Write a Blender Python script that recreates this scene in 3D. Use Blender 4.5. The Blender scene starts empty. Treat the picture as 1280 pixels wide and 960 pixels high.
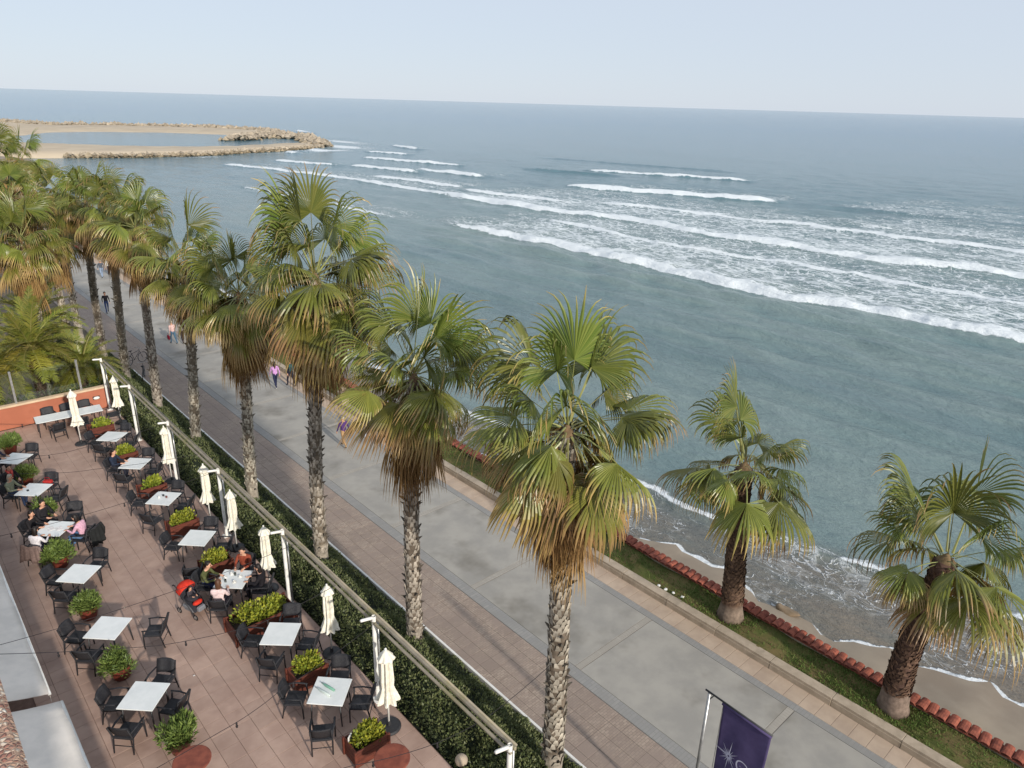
import bpy, bmesh, math, random
import numpy as np
from mathutils import Vector, Matrix, noise as mnoise
R = math.radians
PI = math.pi
scene = bpy.context.scene
COL = scene.collection

# ------------------------------------------------------------------ camera
CAMZ = 16.5
roll = math.atan(37 / 1280); pitch = R(21.3255); yaw = R(42.6767)
cy, sy, cp, sp = math.cos(yaw), math.sin(yaw), math.cos(pitch), math.sin(pitch)
right_h = Vector((cy, -sy, 0)); fwd_h = Vector((sy, cy, 0)); zup = Vector((0, 0, 1))
fwd = fwd_h * cp - zup * sp
up0 = fwd_h * sp + zup * cp
camx = right_h * math.cos(roll) + up0 * math.sin(roll)
camu = -right_h * math.sin(roll) + up0 * math.cos(roll)
cd = bpy.data.cameras.new('camera'); cam = bpy.data.objects.new('camera', cd); COL.objects.link(cam)
cd.sensor_width = 36; cd.sensor_fit = 'HORIZONTAL'; cd.lens = 900 / 1280 * 36; cd.clip_start = 0.1; cd.clip_end = 90000
m = Matrix((camx, camu, -fwd)).transposed().to_4x4(); m.translation = (0, 0, CAMZ)
cam.matrix_world = m
scene.camera = cam

# ------------------------------------------------------------------ sky, sun, exposure
SUN_EL = R(21); SHADOW_AZ = R(84.5)          # shadows run along +Y, the promenade
w = bpy.data.worlds.new('World'); scene.world = w; w.use_nodes = True
nt = w.node_tree; nt.nodes.clear()
wo = nt.nodes.new('ShaderNodeOutputWorld'); bg = nt.nodes.new('ShaderNodeBackground')
sk = nt.nodes.new('ShaderNodeTexSky'); sk.sky_type = 'NISHITA'; sk.sun_disc = False
sk.sun_elevation = SUN_EL; sk.sun_rotation = PI; sk.altitude = 500; sk.air_density = 1.0; sk.dust_density = 0.5; sk.ozone_density = 3.0
bg.inputs['Strength'].default_value = 0.12
hz_ = nt.nodes.new('ShaderNodeMix'); hz_.data_type = 'RGBA'; hz_.inputs[0].default_value = 0.86; hz_.inputs[7].default_value = (5.6, 6.2, 7.1, 1)   # even thin haze over the whole sky
nt.links.new(sk.outputs[0], hz_.inputs[6]); nt.links.new(hz_.outputs[2], bg.inputs[0]); nt.links.new(bg.outputs[0], wo.inputs[0])
sd = bpy.data.lights.new('sun', 'SUN'); sun = bpy.data.objects.new('sun', sd); COL.objects.link(sun)
sd.energy = 4.4; sd.angle = R(1.6); sd.color = (1.0, 0.93, 0.83)
ld = Vector((math.cos(SUN_EL) * math.cos(SHADOW_AZ), math.cos(SUN_EL) * math.sin(SHADOW_AZ), -math.sin(SUN_EL)))
sun.rotation_euler = ld.to_track_quat('-Z', 'Y').to_euler(); sun.location = (0, -30, 40)
vs = scene.view_settings; vs.view_transform = 'Standard'; vs.look = 'None'; vs.gamma = 1; vs.exposure = 0.0
vs.use_curve_mapping = False
scene.cycles.use_denoising = True
scene.cycles.max_bounces = 5; scene.cycles.transparent_max_bounces = 8

# ------------------------------------------------------------------ helpers
rng = np.random.default_rng(7)
random.seed(7)

def S(r, g, b):
    f = lambda c: (c / 255 / 12.92) if c / 255 <= 0.04045 else ((c / 255 + 0.055) / 1.055) ** 2.4
    return (f(r), f(g), f(b))

def nodes(name):
    mt = bpy.data.materials.new(name); mt.use_nodes = True
    t = mt.node_tree; t.nodes.clear()
    o = t.nodes.new('ShaderNodeOutputMaterial'); p = t.nodes.new('ShaderNodeBsdfPrincipled')
    t.links.new(p.outputs[0], o.inputs[0])
    return mt, t, p, o

def N(t, typ, **kw):
    n = t.nodes.new(typ)
    for k, v in kw.items():
        if hasattr(n, k): setattr(n, k, v)
        else: n.inputs[k].default_value = v
    return n

def mixc(t, fac, a, b, mode='MIX'):
    n = t.nodes.new('ShaderNodeMix'); n.data_type = 'RGBA'; n.blend_type = mode
    for key, val in ((0, fac), (6, a), (7, b)):
        if hasattr(val, 'links') or hasattr(val, 'is_output'): t.links.new(val, n.inputs[key])
        elif key == 0: n.inputs[0].default_value = val
        else: n.inputs[key].default_value = (*val[:3], 1)
    return n.outputs[2]

def math_n(t, op, a, b=None, clamp=False):
    n = t.nodes.new('ShaderNodeMath'); n.operation = op; n.use_clamp = clamp
    for i, v in ((0, a), (1, b)):
        if v is None: continue
        if hasattr(v, 'is_output'): t.links.new(v, n.inputs[i])
        else: n.inputs[i].default_value = v
    return n.outputs[0]

def maprange(t, v, a, b, c=0.0, d=1.0, smooth=True):
    n = t.nodes.new('ShaderNodeMapRange'); n.clamp = True
    if smooth: n.interpolation_type = 'SMOOTHSTEP'
    t.links.new(v, n.inputs[0])
    for i, x in ((1, a), (2, b), (3, c), (4, d)):
        if hasattr(x, 'is_output'): t.links.new(x, n.inputs[i])
        else: n.inputs[i].default_value = x
    return n.outputs[0]

def pos(t, scale=(1, 1, 1)):
    g = t.nodes.new('ShaderNodeNewGeometry')
    if scale == (1, 1, 1): return g.outputs['Position']
    mp = t.nodes.new('ShaderNodeMapping'); mp.inputs['Scale'].default_value = scale
    t.links.new(g.outputs['Position'], mp.inputs[0]); return mp.outputs[0]

def noise(t, vec, scale, detail=5, rough=0.6):
    n = N(t, 'ShaderNodeTexNoise'); n.inputs['Scale'].default_value = scale; n.inputs['Detail'].default_value = detail
    n.inputs['Roughness'].default_value = rough; t.links.new(vec, n.inputs['Vector']); return n.outputs['Fac']

def mat(name, c1, c2=None, scale=4, rough=0.8, bump=0.0, bscale=30, spec=0.3, rnd=0.0, metal=0.0, stain=None, stretch=(1, 1, 1), dist=0.02):
    mt, t, p, o = nodes(name)
    p.inputs['Roughness'].default_value = rough; p.inputs['Specular IOR Level'].default_value = spec; p.inputs['Metallic'].default_value = metal
    v = pos(t, stretch)
    c2 = c2 or tuple(x * 0.8 for x in c1)
    f = maprange(t, noise(t, v, scale), 0.33, 0.67)
    col = mixc(t, f, c1, c2)
    if stain:
        sc, sscale, lo, hi = stain
        col = mixc(t, maprange(t, noise(t, v, sscale, 4), lo, hi), col, sc)
    if rnd:
        oi = t.nodes.new('ShaderNodeObjectInfo'); hs = t.nodes.new('ShaderNodeHueSaturation')
        t.links.new(maprange(t, oi.outputs['Random'], 0, 1, 1 - rnd, 1 + rnd, False), hs.inputs['Value'])
        t.links.new(col, hs.inputs['Color']); col = hs.outputs[0]
    t.links.new(col, p.inputs['Base Color'])
    if bump:
        b = t.nodes.new('ShaderNodeBump'); b.inputs['Strength'].default_value = bump; b.inputs['Distance'].default_value = dist
        t.links.new(noise(t, v, bscale, 4), b.inputs['Height']); t.links.new(b.outputs[0], p.inputs['Normal'])
    return mt

def mat_attr(name, rough=0.6, trans=0.0, rnd=0.15, hue=0.02, spec=0.3, nscale=0, namt=0.3):
    """colour from the mesh's own colour attribute, varied a little from object to object"""
    mt, t, p, o = nodes(name)
    a = N(t, 'ShaderNodeAttribute'); a.attribute_name = 'Col'
    oi = t.nodes.new('ShaderNodeObjectInfo'); hs = t.nodes.new('ShaderNodeHueSaturation')
    t.links.new(maprange(t, oi.outputs['Random'], 0, 1, 1 - rnd, 1 + rnd, False), hs.inputs['Value'])
    t.links.new(maprange(t, oi.outputs['Random'], 0, 1, 0.5 - hue, 0.5 + hue, False), hs.inputs['Hue'])
    t.links.new(a.outputs['Color'], hs.inputs['Color']); col = hs.outputs[0]
    if nscale:
        f = maprange(t, noise(t, pos(t), nscale), 0.3, 0.7, 1 - namt, 1 + namt)
        h2 = t.nodes.new('ShaderNodeHueSaturation'); t.links.new(f, h2.inputs['Value']); t.links.new(col, h2.inputs['Color']); col = h2.outputs[0]
    t.links.new(col, p.inputs['Base Color']); p.inputs['Roughness'].default_value = rough; p.inputs['Specular IOR Level'].default_value = spec
    if trans:
        tr = t.nodes.new('ShaderNodeBsdfTranslucent'); t.links.new(col, tr.inputs[0])
        mx = t.nodes.new('ShaderNodeMixShader'); mx.inputs[0].default_value = trans
        t.links.new(p.outputs[0], mx.inputs[1]); t.links.new(tr.outputs[0], mx.inputs[2]); t.links.new(mx.outputs[0], o.inputs[0])
    return mt

class MB:
    def __init__(s): s.v = []; s.f = []; s.c = []; s.mi = []
    def add(s, vs, fs, col=None, mi=0):
        n = len(s.v); s.v += [tuple(x) for x in vs]; s.f += [tuple(i + n for i in q) for q in fs]; s.mi += [mi] * len(fs)
        if col is None: col = (1, 1, 1)
        if len(vs) and not hasattr(col[0], '__len__'): col = [col] * len(vs)
        s.c += list(col)
        return s
    def box(s, c, d, rz=0, col=None, taper=1.0, mi=0):
        x, y, z = d[0] / 2, d[1] / 2, d[2] / 2; ca, sa = math.cos(rz), math.sin(rz); vs = []
        for k, (a, b, e) in enumerate([(-1, -1, -1), (1, -1, -1), (1, 1, -1), (-1, 1, -1), (-1, -1, 1), (1, -1, 1), (1, 1, 1), (-1, 1, 1)]):
            t = taper if e < 0 else 1.0
            px, py = a * x * t, b * y * t
            vs.append((c[0] + px * ca - py * sa, c[1] + px * sa + py * ca, c[2] + e * z))
        return s.add(vs, [(0, 3, 2, 1), (4, 5, 6, 7), (0, 1, 5, 4), (1, 2, 6, 5), (2, 3, 7, 6), (3, 0, 4, 7)], col, mi)
    def tube(s, pts, r, n=8, cap=True, col=None, squash=1.0, mi=0):
        P = [Vector(p) for p in pts]; k = len(P)
        if not hasattr(r, '__len__'): r = [r] * k
        vs = []; fs = []; cc = []
        ref = Vector((0, 0, 1))
        t0 = (P[-1] - P[0]).normalized()
        if abs(t0.dot(ref)) > 0.9: ref = Vector((0, 1, 0))
        for i in range(k):
            t = (P[min(i + 1, k - 1)] - P[max(i - 1, 0)]).normalized()
            a = t.cross(ref).normalized(); b = a.cross(t)
            for j in range(n):
                q = 2 * PI * j / n; vs.append(P[i] + (a * math.cos(q) + b * math.sin(q) * squash) * r[i])
                if col is not None: cc.append(col[i] if hasattr(col[0], '__len__') else col)
        for i in range(k - 1):
            for j in range(n):
                fs.append((i * n + j, i * n + (j + 1) % n, (i + 1) * n + (j + 1) % n, (i + 1) * n + j))
        if cap: fs.append(tuple(range(n - 1, -1, -1))); fs.append(tuple((k - 1) * n + j for j in range(n)))
        return s.add(vs, fs, cc or None, mi)
    def lathe(s, prof, n=16, c=(0, 0, 0), fold=None, col=None, mi=0):
        vs = []; fs = []; k = len(prof)
        for i, (r, z) in enumerate(prof):
            for j in range(n):
                q = 2 * PI * j / n; rr = r * (fold(i, q) if fold else 1)
                vs.append((c[0] + rr * math.cos(q), c[1] + rr * math.sin(q), c[2] + z))
        for i in range(k - 1):
            for j in range(n):
                fs.append((i * n + j, i * n + (j + 1) % n, (i + 1) * n + (j + 1) % n, (i + 1) * n + j))
        fs.append(tuple(range(n - 1, -1, -1))); fs.append(tuple((k - 1) * n + j for j in range(n)))
        return s.add(vs, fs, col, mi)
    def ball(s, c, r, n=10, k=6, col=None, mi=0):
        if not hasattr(r, '__len__'): r = (r, r, r)
        vs = [(c[0], c[1], c[2] - r[2])]; fs = []
        for i in range(1, k):
            a = -PI / 2 + PI * i / k
            for j in range(n):
                q = 2 * PI * j / n; vs.append((c[0] + r[0] * math.cos(a) * math.cos(q), c[1] + r[1] * math.cos(a) * math.sin(q), c[2] + r[2] * math.sin(a)))
        vs.append((c[0], c[1], c[2] + r[2])); L = len(vs) - 1
        for j in range(n):
            fs.append((0, 1 + (j + 1) % n, 1 + j)); fs.append((L, L - n + j, L - n + (j + 1) % n))
        for i in range(k - 2):
            for j in range(n):
                a = 1 + i * n; fs.append((a + j, a + (j + 1) % n, a + n + (j + 1) % n, a + n + j))
        return s.add(vs, fs, col, mi)
    def mesh(s, name, mats, smooth=False, bevel=0, attr=False):
        me = bpy.data.meshes.new(name); me.from_pydata(s.v, [], s.f)
        for mm in (mats if isinstance(mats, (list, tuple)) else [mats]): me.materials.append(mm)
        if any(s.mi): me.polygons.foreach_set('material_index', s.mi)
        if attr:
            ca = me.color_attributes.new('Col', 'FLOAT_COLOR', 'POINT')
            ca.data.foreach_set('color', np.concatenate([np.array(s.c, 'f'), np.ones((len(s.c), 1), 'f')], 1).ravel())
        if bevel:
            bm = bmesh.new(); bm.from_mesh(me)
            bmesh.ops.bevel(bm, geom=[e for e in bm.edges if len(e.link_faces) == 2 and e.calc_face_angle(0) > 0.6], offset=bevel, segments=1, affect='EDGES', clamp_overlap=True)
            bm.to_mesh(me); bm.free()
        if smooth: me.polygons.foreach_set('use_smooth', [True] * len(me.polygons))
        me.update()
        return me
    def build(s, name, mats, parent=None, loc=None, smooth=False, bevel=0, attr=False):
        return link(name, s.mesh(name, mats, smooth, bevel, attr), parent, loc)

def link(name, me, parent=None, loc=None, rz=0):
    o = bpy.data.objects.new(name, me); COL.objects.link(o)
    if parent is not None: o.parent = parent
    if loc is not None: o.location = loc
    if rz: o.rotation_euler = (0, 0, rz)
    return o

def tag(o, label=None, cat=None, group=None, kind=None):
    if label: o['label'] = label
    if cat: o['category'] = cat
    if group: o['group'] = group
    if kind: o['kind'] = kind
    return o

def empty(name, loc, rz=0, label=None, cat=None, group=None):
    o = bpy.data.objects.new(name, None); COL.objects.link(o); o.location = loc; o.rotation_euler = (0, 0, rz); o.empty_display_size = 0.2
    return tag(o, label, cat, group)

def copy_tree(o, loc=None, rz=None, label=None, parent=None, group=None):
    c = o.copy(); COL.objects.link(c)
    if parent is not None: c.parent = parent
    if loc is not None: c.location = loc
    if rz is not None: c.rotation_euler = (0, 0, rz)
    if label: c['label'] = label
    if group: c['group'] = group
    for ch in o.children: copy_tree(ch, parent=c)
    return c

def npmesh(name, V, F, mats, attrs=None, col=None, smooth=False):
    """mesh from numpy arrays, F (n,3) or (n,4)"""
    me = bpy.data.meshes.new(name); k = F.shape[1]
    me.vertices.add(len(V)); me.vertices.foreach_set('co', V.astype('f').ravel())
    me.loops.add(F.size); me.loops.foreach_set('vertex_index', F.astype('i').ravel())
    me.polygons.add(len(F)); me.polygons.foreach_set('loop_start', np.arange(0, F.size, k, dtype='i'))
    me.polygons.foreach_set('loop_total', np.full(len(F), k, 'i'))
    if smooth: me.polygons.foreach_set('use_smooth', np.ones(len(F), bool))
    me.update(calc_edges=True)
    for mm in (mats if isinstance(mats, (list, tuple)) else [mats]): me.materials.append(mm)
    for nm, a in (attrs or {}).items():
        at = me.attributes.new(nm, 'FLOAT', 'POINT'); at.data.foreach_set('value', a.astype('f').ravel())
    if col is not None:
        ca = me.color_attributes.new('Col', 'FLOAT_COLOR', 'POINT')
        ca.data.foreach_set('color', np.concatenate([col, np.ones((len(col), 1))], 1).astype('f').ravel())
    return me

def leaf_mesh(name, P, D, size, colA, colB, mt, aspect=0.5, curl=0.25, seed=1, jit=0.5):
    """many small pointed leaves: base at P, pointing along D, four faces folded along the midrib"""
    g = np.random.default_rng(seed); n = len(P)
    D = D + g.normal(0, jit, D.shape); D /= np.linalg.norm(D, axis=1, keepdims=True)
    u = g.normal(0, 1, D.shape); Sd = np.cross(D, u); Sd /= np.linalg.norm(Sd, axis=1, keepdims=True) + 1e-9
    Nn = np.cross(Sd, D)
    L = size * g.uniform(0.65, 1.3, (n, 1)); W = L * aspect * 0.5
    mid = P + D * L * 0.5 + Nn * L * curl * 0.4
    V = np.stack([P, mid + Sd * W - Nn * W * 0.3, P + D * L - Nn * L * curl * 0.3, mid - Sd * W - Nn * W * 0.3, mid], 1).reshape(-1, 3)
    b = np.arange(n)[:, None] * 5
    F = np.concatenate([b + np.array([0, 1, 4]), b + np.array([1, 2, 4]), b + np.array([2, 3, 4]), b + np.array([3, 0, 4])])
    t = g.random((n, 1)); c = np.array(colA) * (1 - t) + np.array(colB) * t
    c = c * g.uniform(0.75, 1.2, (n, 1))
    return npmesh(name, V, F, mt, col=np.repeat(c, 5, 0))

def fbm2(x, y, seed=0, octaves=4, f=1.0):
    """cheap smooth pseudo-noise, sum of rotated sines"""
    g = np.random.default_rng(seed); o = np.zeros_like(x, dtype=float); a = 1.0; tot = 0
    for _ in range(octaves):
        for k in range(3):
            th = g.uniform(0, 2 * PI); ph = g.uniform(0, 2 * PI); ff = f * g.uniform(0.7, 1.4)
            o += a * np.sin((x * math.cos(th) + y * math.sin(th)) * ff + ph); tot += a
        f *= 2.03; a *= 0.55
    return o / tot * 1.8

# ------------------------------------------------------------------ materials
M = {}
M['tile'] = mat('terracotta_tile', S(178, 151, 136), S(162, 135, 121), 1.3, 0.55, 0.05, 60, 0.4, 0.09, stain=(S(142, 116, 104), 0.6, 0.5, 0.72))
M['grout'] = mat('grout', S(128, 106, 96), S(112, 92, 84), 8, 0.9)
M['concrete'] = mat('promenade_concrete', S(163, 158, 149), S(148, 144, 137), 0.8, 0.75, 0.15, 60, 0.3, 0.03, stain=(S(124, 119, 110), 0.38, 0.5, 0.74))
M['pave_red'] = mat('brown_paving', S(158, 138, 126), S(140, 122, 113), 2.2, 0.8, 0.1, 40, 0.3, 0.06)
M['pink'] = mat('pink_paving', S(186, 166, 146), S(172, 152, 134), 1.5, 0.8, 0.08, 60, 0.3, 0.05)
M['joint'] = mat('paving_joint', S(118, 112, 105), S(100, 95, 90), 6, 0.9)
M['ground'] = mat('bare_ground', S(120, 108, 92), S(96, 86, 72), 0.8, 0.95, 0.3, 12)
M['soil'] = mat('soil', S(58, 46, 36), S(40, 32, 26), 6, 0.95, 0.5, 25)
M['stone'] = mat('wall_stone', S(178, 162, 142), S(160, 145, 126), 3, 0.85, 0.2, 40, 0.25, 0.06, stain=(S(140, 128, 112), 1.4, 0.55, 0.8))
M['roof_tile'] = mat('clay_roof_tile', S(160, 92, 72), S(122, 68, 56), 7, 0.85, 0.3, 40, 0.25, 0.26, stain=(S(104, 66, 56), 3.5, 0.6, 0.8))
M['orange'] = mat('orange_stucco', S(172, 106, 82), S(160, 97, 74), 1.2, 0.85, 0.15, 90)
M['coping'] = mat('coping', S(206, 180, 150), S(190, 165, 138), 3, 0.8, 0.1, 50)
M['white'] = mat('white_paint', S(232, 230, 224), S(218, 215, 208), 4, 0.45, 0, spec=0.5)
M['tabletop'] = mat('white_laminate', S(226, 228, 226), S(216, 219, 217), 3, 0.3, 0, spec=0.5)
M['canvas'] = mat('cream_canvas', S(232, 228, 214), S(214, 208, 192), 9, 0.9, 0.2, 40, 0.2)
M['awning'] = mat('awning_canvas', S(226, 217, 206), S(212, 204, 194), 2, 0.9, 0.15, 14, 0.2)
M['black'] = mat('black_wicker', S(46, 46, 50), S(32, 32, 36), 30, 0.55, 0.5, 220, 0.4, 0.1)
M['iron'] = mat('dark_iron', S(54, 54, 56), S(40, 40, 42), 10, 0.5, 0, spec=0.5)
M['steel'] = mat('steel', S(176, 176, 174), S(150, 150, 150), 6, 0.35, 0, metal=0.7)
M['beam'] = mat('beige_beam', S(158, 148, 130), S(138, 129, 114), 2.5, 0.6, 0.05, 40, stain=(S(140, 132, 92), 1.1, 0.5, 0.75))
M['wood'] = mat('planter_wood', S(104, 52, 38), S(76, 38, 29), 5, 0.6, 0.25, 40, 0.35, 0.12, stretch=(1, 1, 6))
M['clay'] = mat('glazed_pot', S(112, 50, 38), S(88, 40, 32), 6, 0.4, 0.05, 30, 0.5, 0.1)
M['redtable'] = mat('red_brown_tabletop', S(140, 78, 60), S(116, 62, 49), 5, 0.55, 0.15, 50)
M['sand'] = mat('beach_sand', S(154, 141, 124), S(142, 129, 114), 0.5, 0.9, 0.2, 8, 0.2, stain=(S(140, 126, 110), 0.25, 0.5, 0.7))
M['palesand'] = mat('pale_sand', S(194, 178, 154), S(180, 164, 142), 0.1, 0.95)
M['rock'] = mat('breakwater_rock', S(140, 122, 100), S(108, 92, 76), 0.5, 0.95, 0.6, 1.2)
M['grass'] = mat('grass_ground', S(86, 92, 50), S(112, 98, 66), 2.2, 0.95, 0.6, 30, 0.1)
M['pebble'] = None
M['glass'] = None
M['blade'] = mat_attr('grass_blade', 0.7, 0.25, 0, 0, 0.1)
M['leaf'] = mat_attr('palm_leaf', 0.36, 0.22, 0.22, 0.018, 0.5)
M['dead'] = mat_attr('dead_palm_leaf', 0.8, 0.15, 0.2, 0.01, 0.1)
M['bark'] = mat_attr('palm_bark', 0.9, 0, 0.08, 0.008, 0.1, 9, 0.25)
M['bush'] = mat_attr('shrub_leaf', 0.45, 0.25, 0.1, 0.01, 0.35)
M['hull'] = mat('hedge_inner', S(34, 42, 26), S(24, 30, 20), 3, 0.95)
M['cable'] = mat('cable', S(48, 44, 46), S(38, 36, 38), 9, 0.7)
M['rubber'] = mat('rubber', S(34, 34, 36), S(26, 26, 28), 20, 0.8)
M['navy'] = mat('banner_cloth', S(88, 78, 116), S(78, 68, 104), 3, 0.8, 0.15, 60, 0.2)
M['print'] = mat('banner_print', S(206, 204, 222), S(190, 188, 210), 8, 0.8)

# exposed-aggregate facade finish
mt, t, p, o = nodes('pebble_dash')
vo = N(t, 'ShaderNodeTexVoronoi'); vo.inputs['Scale'].default_value = 62; t.links.new(pos(t), vo.inputs['Vector'])
ve = N(t, 'ShaderNodeTexVoronoi'); ve.feature = 'DISTANCE_TO_EDGE'; ve.inputs['Scale'].default_value = 62; t.links.new(pos(t), ve.inputs['Vector'])
rp = t.nodes.new('ShaderNodeValToRGB'); rp.color_ramp.interpolation = 'CONSTANT'
el = rp.color_ramp.elements; el[0].color = (*S(172, 130, 112), 1); el[1].position = 0.34; el[1].color = (*S(214, 196, 176), 1)
e = el.new(0.55); e.color = (*S(156, 108, 92), 1)
e = el.new(0.72); e.color = (*S(196, 158, 132), 1)
e = el.new(0.86); e.color = (*S(228, 218, 204), 1)
sx = t.nodes.new('ShaderNodeSeparateColor'); t.links.new(vo.outputs['Color'], sx.inputs[0]); t.links.new(sx.outputs[0], rp.inputs[0])
cl = mixc(t, maprange(t, ve.outputs['Distance'], 0.03, 0.14), S(172, 142, 120), rp.outputs[0]); t.links.new(cl, p.inputs['Base Color'])
b = t.nodes.new('ShaderNodeBump'); b.inputs['Strength'].default_value = 0.8; b.inputs['Distance'].default_value = 0.01
t.links.new(maprange(t, ve.outputs['Distance'], 0, 0.3), b.inputs['Height']); t.links.new(b.outputs[0], p.inputs['Normal']); p.inputs['Roughness'].default_value = 0.8
M['pebble'] = mt
# clear panes
mt, t, p, o = nodes('clear_glass'); t.nodes.remove(p)
tr = t.nodes.new('ShaderNodeBsdfTransparent'); tr.inputs[0].default_value = (0.86, 0.9, 0.87, 1)
gl = t.nodes.new('ShaderNodeBsdfGlossy'); gl.inputs['Roughness'].default_value = 0.02
fr = t.nodes.new('ShaderNodeFresnel'); fr.inputs[0].default_value = 1.5; mx = t.nodes.new('ShaderNodeMixShader')
t.links.new(fr.outputs[0], mx.inputs[0]); t.links.new(tr.outputs[0], mx.inputs[1]); t.links.new(gl.outputs[0], mx.inputs[2]); t.links.new(mx.outputs[0], o.inputs[0])
M['glass'] = mt
# grey paver bands
def brickmat(name, c1, c2, mortar, bw, bh, rot=0.0):
    mt, t, p, o = nodes(name)
    mp = t.nodes.new('ShaderNodeMapping'); mp.inputs['Rotation'].default_value = (0, 0, rot)
    t.links.new(pos(t), mp.inputs[0])
    br = N(t, 'ShaderNodeTexBrick'); br.inputs['Scale'].default_value = 1; br.inputs['Brick Width'].default_value = bw; br.inputs['Row Height'].default_value = bh
    br.inputs['Mortar Size'].default_value = 0.006; br.inputs['Color1'].default_value = (*c1, 1); br.inputs['Color2'].default_value = (*c2, 1); br.inputs['Mortar'].default_value = (*mortar, 1)
    t.links.new(mp.outputs[0], br.inputs['Vector'])
    c = mixc(t, maprange(t, noise(t, pos(t), 0.9), 0.35, 0.7), br.outputs['Color'], tuple(x * 0.82 for x in c1)); t.links.new(c, p.inputs['Base Color'])
    p.inputs['Roughness'].default_value = 0.8
    bu = t.nodes.new('ShaderNodeBump'); bu.inputs['Strength'].default_value = 0.3; bu.inputs['Distance'].default_value = 0.01; bu.invert = True
    t.links.new(br.outputs['Fac'], bu.inputs['Height']); t.links.new(bu.outputs[0], p.inputs['Normal'])
    return mt
M['band'] = brickmat('grey_paver', S(150, 147, 142), S(140, 138, 135), S(128, 126, 121), 0.42, 0.11)
M['crossband'] = brickmat('pale_paver', S(168, 161, 150), S(158, 151, 141), S(144, 138, 129), 0.11, 0.23)
# brown pavers: small stones of two sizes inside each slab
mt, t, p, o = nodes('brown_paver'); v = pos(t)
br = N(t, 'ShaderNodeTexBrick'); br.offset = 0.5; br.inputs['Scale'].default_value = 1; br.inputs['Brick Width'].default_value = 0.155; br.inputs['Row Height'].default_value = 0.078
br.inputs['Mortar Size'].default_value = 0.005
for k, c in (('Color1', S(166, 149, 134)), ('Color2', S(146, 129, 116)), ('Mortar', S(118, 106, 96))): br.inputs[k].default_value = (*c, 1)
t.links.new(v, br.inputs['Vector'])
c = mixc(t, maprange(t, noise(t, v, 0.8), 0.36, 0.68), br.outputs['Color'], S(142, 126, 115))
oi = t.nodes.new('ShaderNodeObjectInfo'); hs = t.nodes.new('ShaderNodeHueSaturation')
t.links.new(maprange(t, oi.outputs['Random'], 0, 1, 0.95, 1.05, False), hs.inputs['Value']); t.links.new(c, hs.inputs['Color']); t.links.new(hs.outputs[0], p.inputs['Base Color'])
p.inputs['Roughness'].default_value = 0.8
bu = t.nodes.new('ShaderNodeBump'); bu.inputs['Strength'].default_value = 0.3; bu.inputs['Distance'].default_value = 0.008; bu.invert = True
t.links.new(br.outputs['Fac'], bu.inputs['Height']); t.links.new(bu.outputs[0], p.inputs['Normal'])
M['pave_red'] = mt

# water with foam
mt, t, p, o = nodes('sea_water')
at = lambda n: (lambda q: (setattr(q, 'attribute_name', n), q.outputs['Fac'])[1])(t.nodes.new('ShaderNodeAttribute'))
foam, lace, tint, sandy = at('foam'), at('lace'), at('tint'), at('sandy')
v = pos(t, (1, 0.55, 1))
base = mixc(t, tint, S(122, 141, 139), S(22, 98, 130))
base = mixc(t, sandy, base, S(128, 116, 102))
base = mixc(t, maprange(t, noise(t, pos(t, (0.02, 0.006, 1)), 1.0, 4), 0.4, 0.65, 0, 0.35), base, S(60, 108, 120))
base = mixc(t, maprange(t, noise(t, pos(t, (0.07, 0.014, 1)), 1.0, 7, 0.7), 0.45, 0.7, 0, 0.4), base, S(58, 94, 106))
base = mixc(t, maprange(t, noise(t, pos(t, (0.6, 0.14, 1)), 1.0, 6, 0.7), 0.42, 0.68, 0, 0.2), base, S(76, 106, 110))
wn = N(t, 'ShaderNodeTexNoise'); wn.inputs['Scale'].default_value = 0.9; wn.inputs['Detail'].default_value = 4; t.links.new(v, wn.inputs['Vector'])
va = t.nodes.new('ShaderNodeVectorMath'); va.operation = 'MULTIPLY_ADD'; t.links.new(wn.outputs['Color'], va.inputs[0]); va.inputs[1].default_value = (1.6, 1.6, 1.6); t.links.new(v, va.inputs[2])
ve = N(t, 'ShaderNodeTexVoronoi'); ve.feature = 'DISTANCE_TO_EDGE'; ve.inputs['Scale'].default_value = 0.95; t.links.new(va.outputs[0], ve.inputs['Vector'])
ve2 = N(t, 'ShaderNodeTexVoronoi'); ve2.feature = 'DISTANCE_TO_EDGE'; ve2.inputs['Scale'].default_value = 2.7; t.links.new(va.outputs[0], ve2.inputs['Vector'])
n1 = noise(t, v, 0.35, 6, 0.65); n2 = noise(t, v, 1.7, 6, 0.7)
la = math_n(t, 'MULTIPLY', lace, maprange(t, n1, 0.34, 0.62, 0.15, 1.35))
l1 = math_n(t, 'MULTIPLY', math_n(t, 'SUBTRACT', 1.0, math_n(t, 'MULTIPLY', sandy, 0.8)), math_n(t, 'SUBTRACT', 1.0, maprange(t, ve.outputs['Distance'], 0.0, math_n(t, 'MAXIMUM', math_n(t, 'MULTIPLY', la, 0.24), 0.002))))
l2 = math_n(t, 'SUBTRACT', 1.0, maprange(t, ve2.outputs['Distance'], 0.0, math_n(t, 'MAXIMUM', math_n(t, 'MULTIPLY', la, 0.16), 0.002)))
lm = math_n(t, 'MULTIPLY', math_n(t, 'MAXIMUM', l1, math_n(t, 'MULTIPLY', l2, 0.75)), maprange(t, la, 0.03, 0.25))
fm = maprange(t, math_n(t, 'ADD', foam, math_n(t, 'MULTIPLY', math_n(t, 'SUBTRACT', n2, 0.5), 1.5)), 0.38, 0.62)
fm = math_n(t, 'MULTIPLY', fm, maprange(t, foam, 0.03, 0.15))
ft = math_n(t, 'MAXIMUM', lm, fm, True)
colr = mixc(t, math_n(t, 'MULTIPLY', ft, 0.85), base, S(232, 236, 238)); t.links.new(colr, p.inputs['Base Color'])
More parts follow.
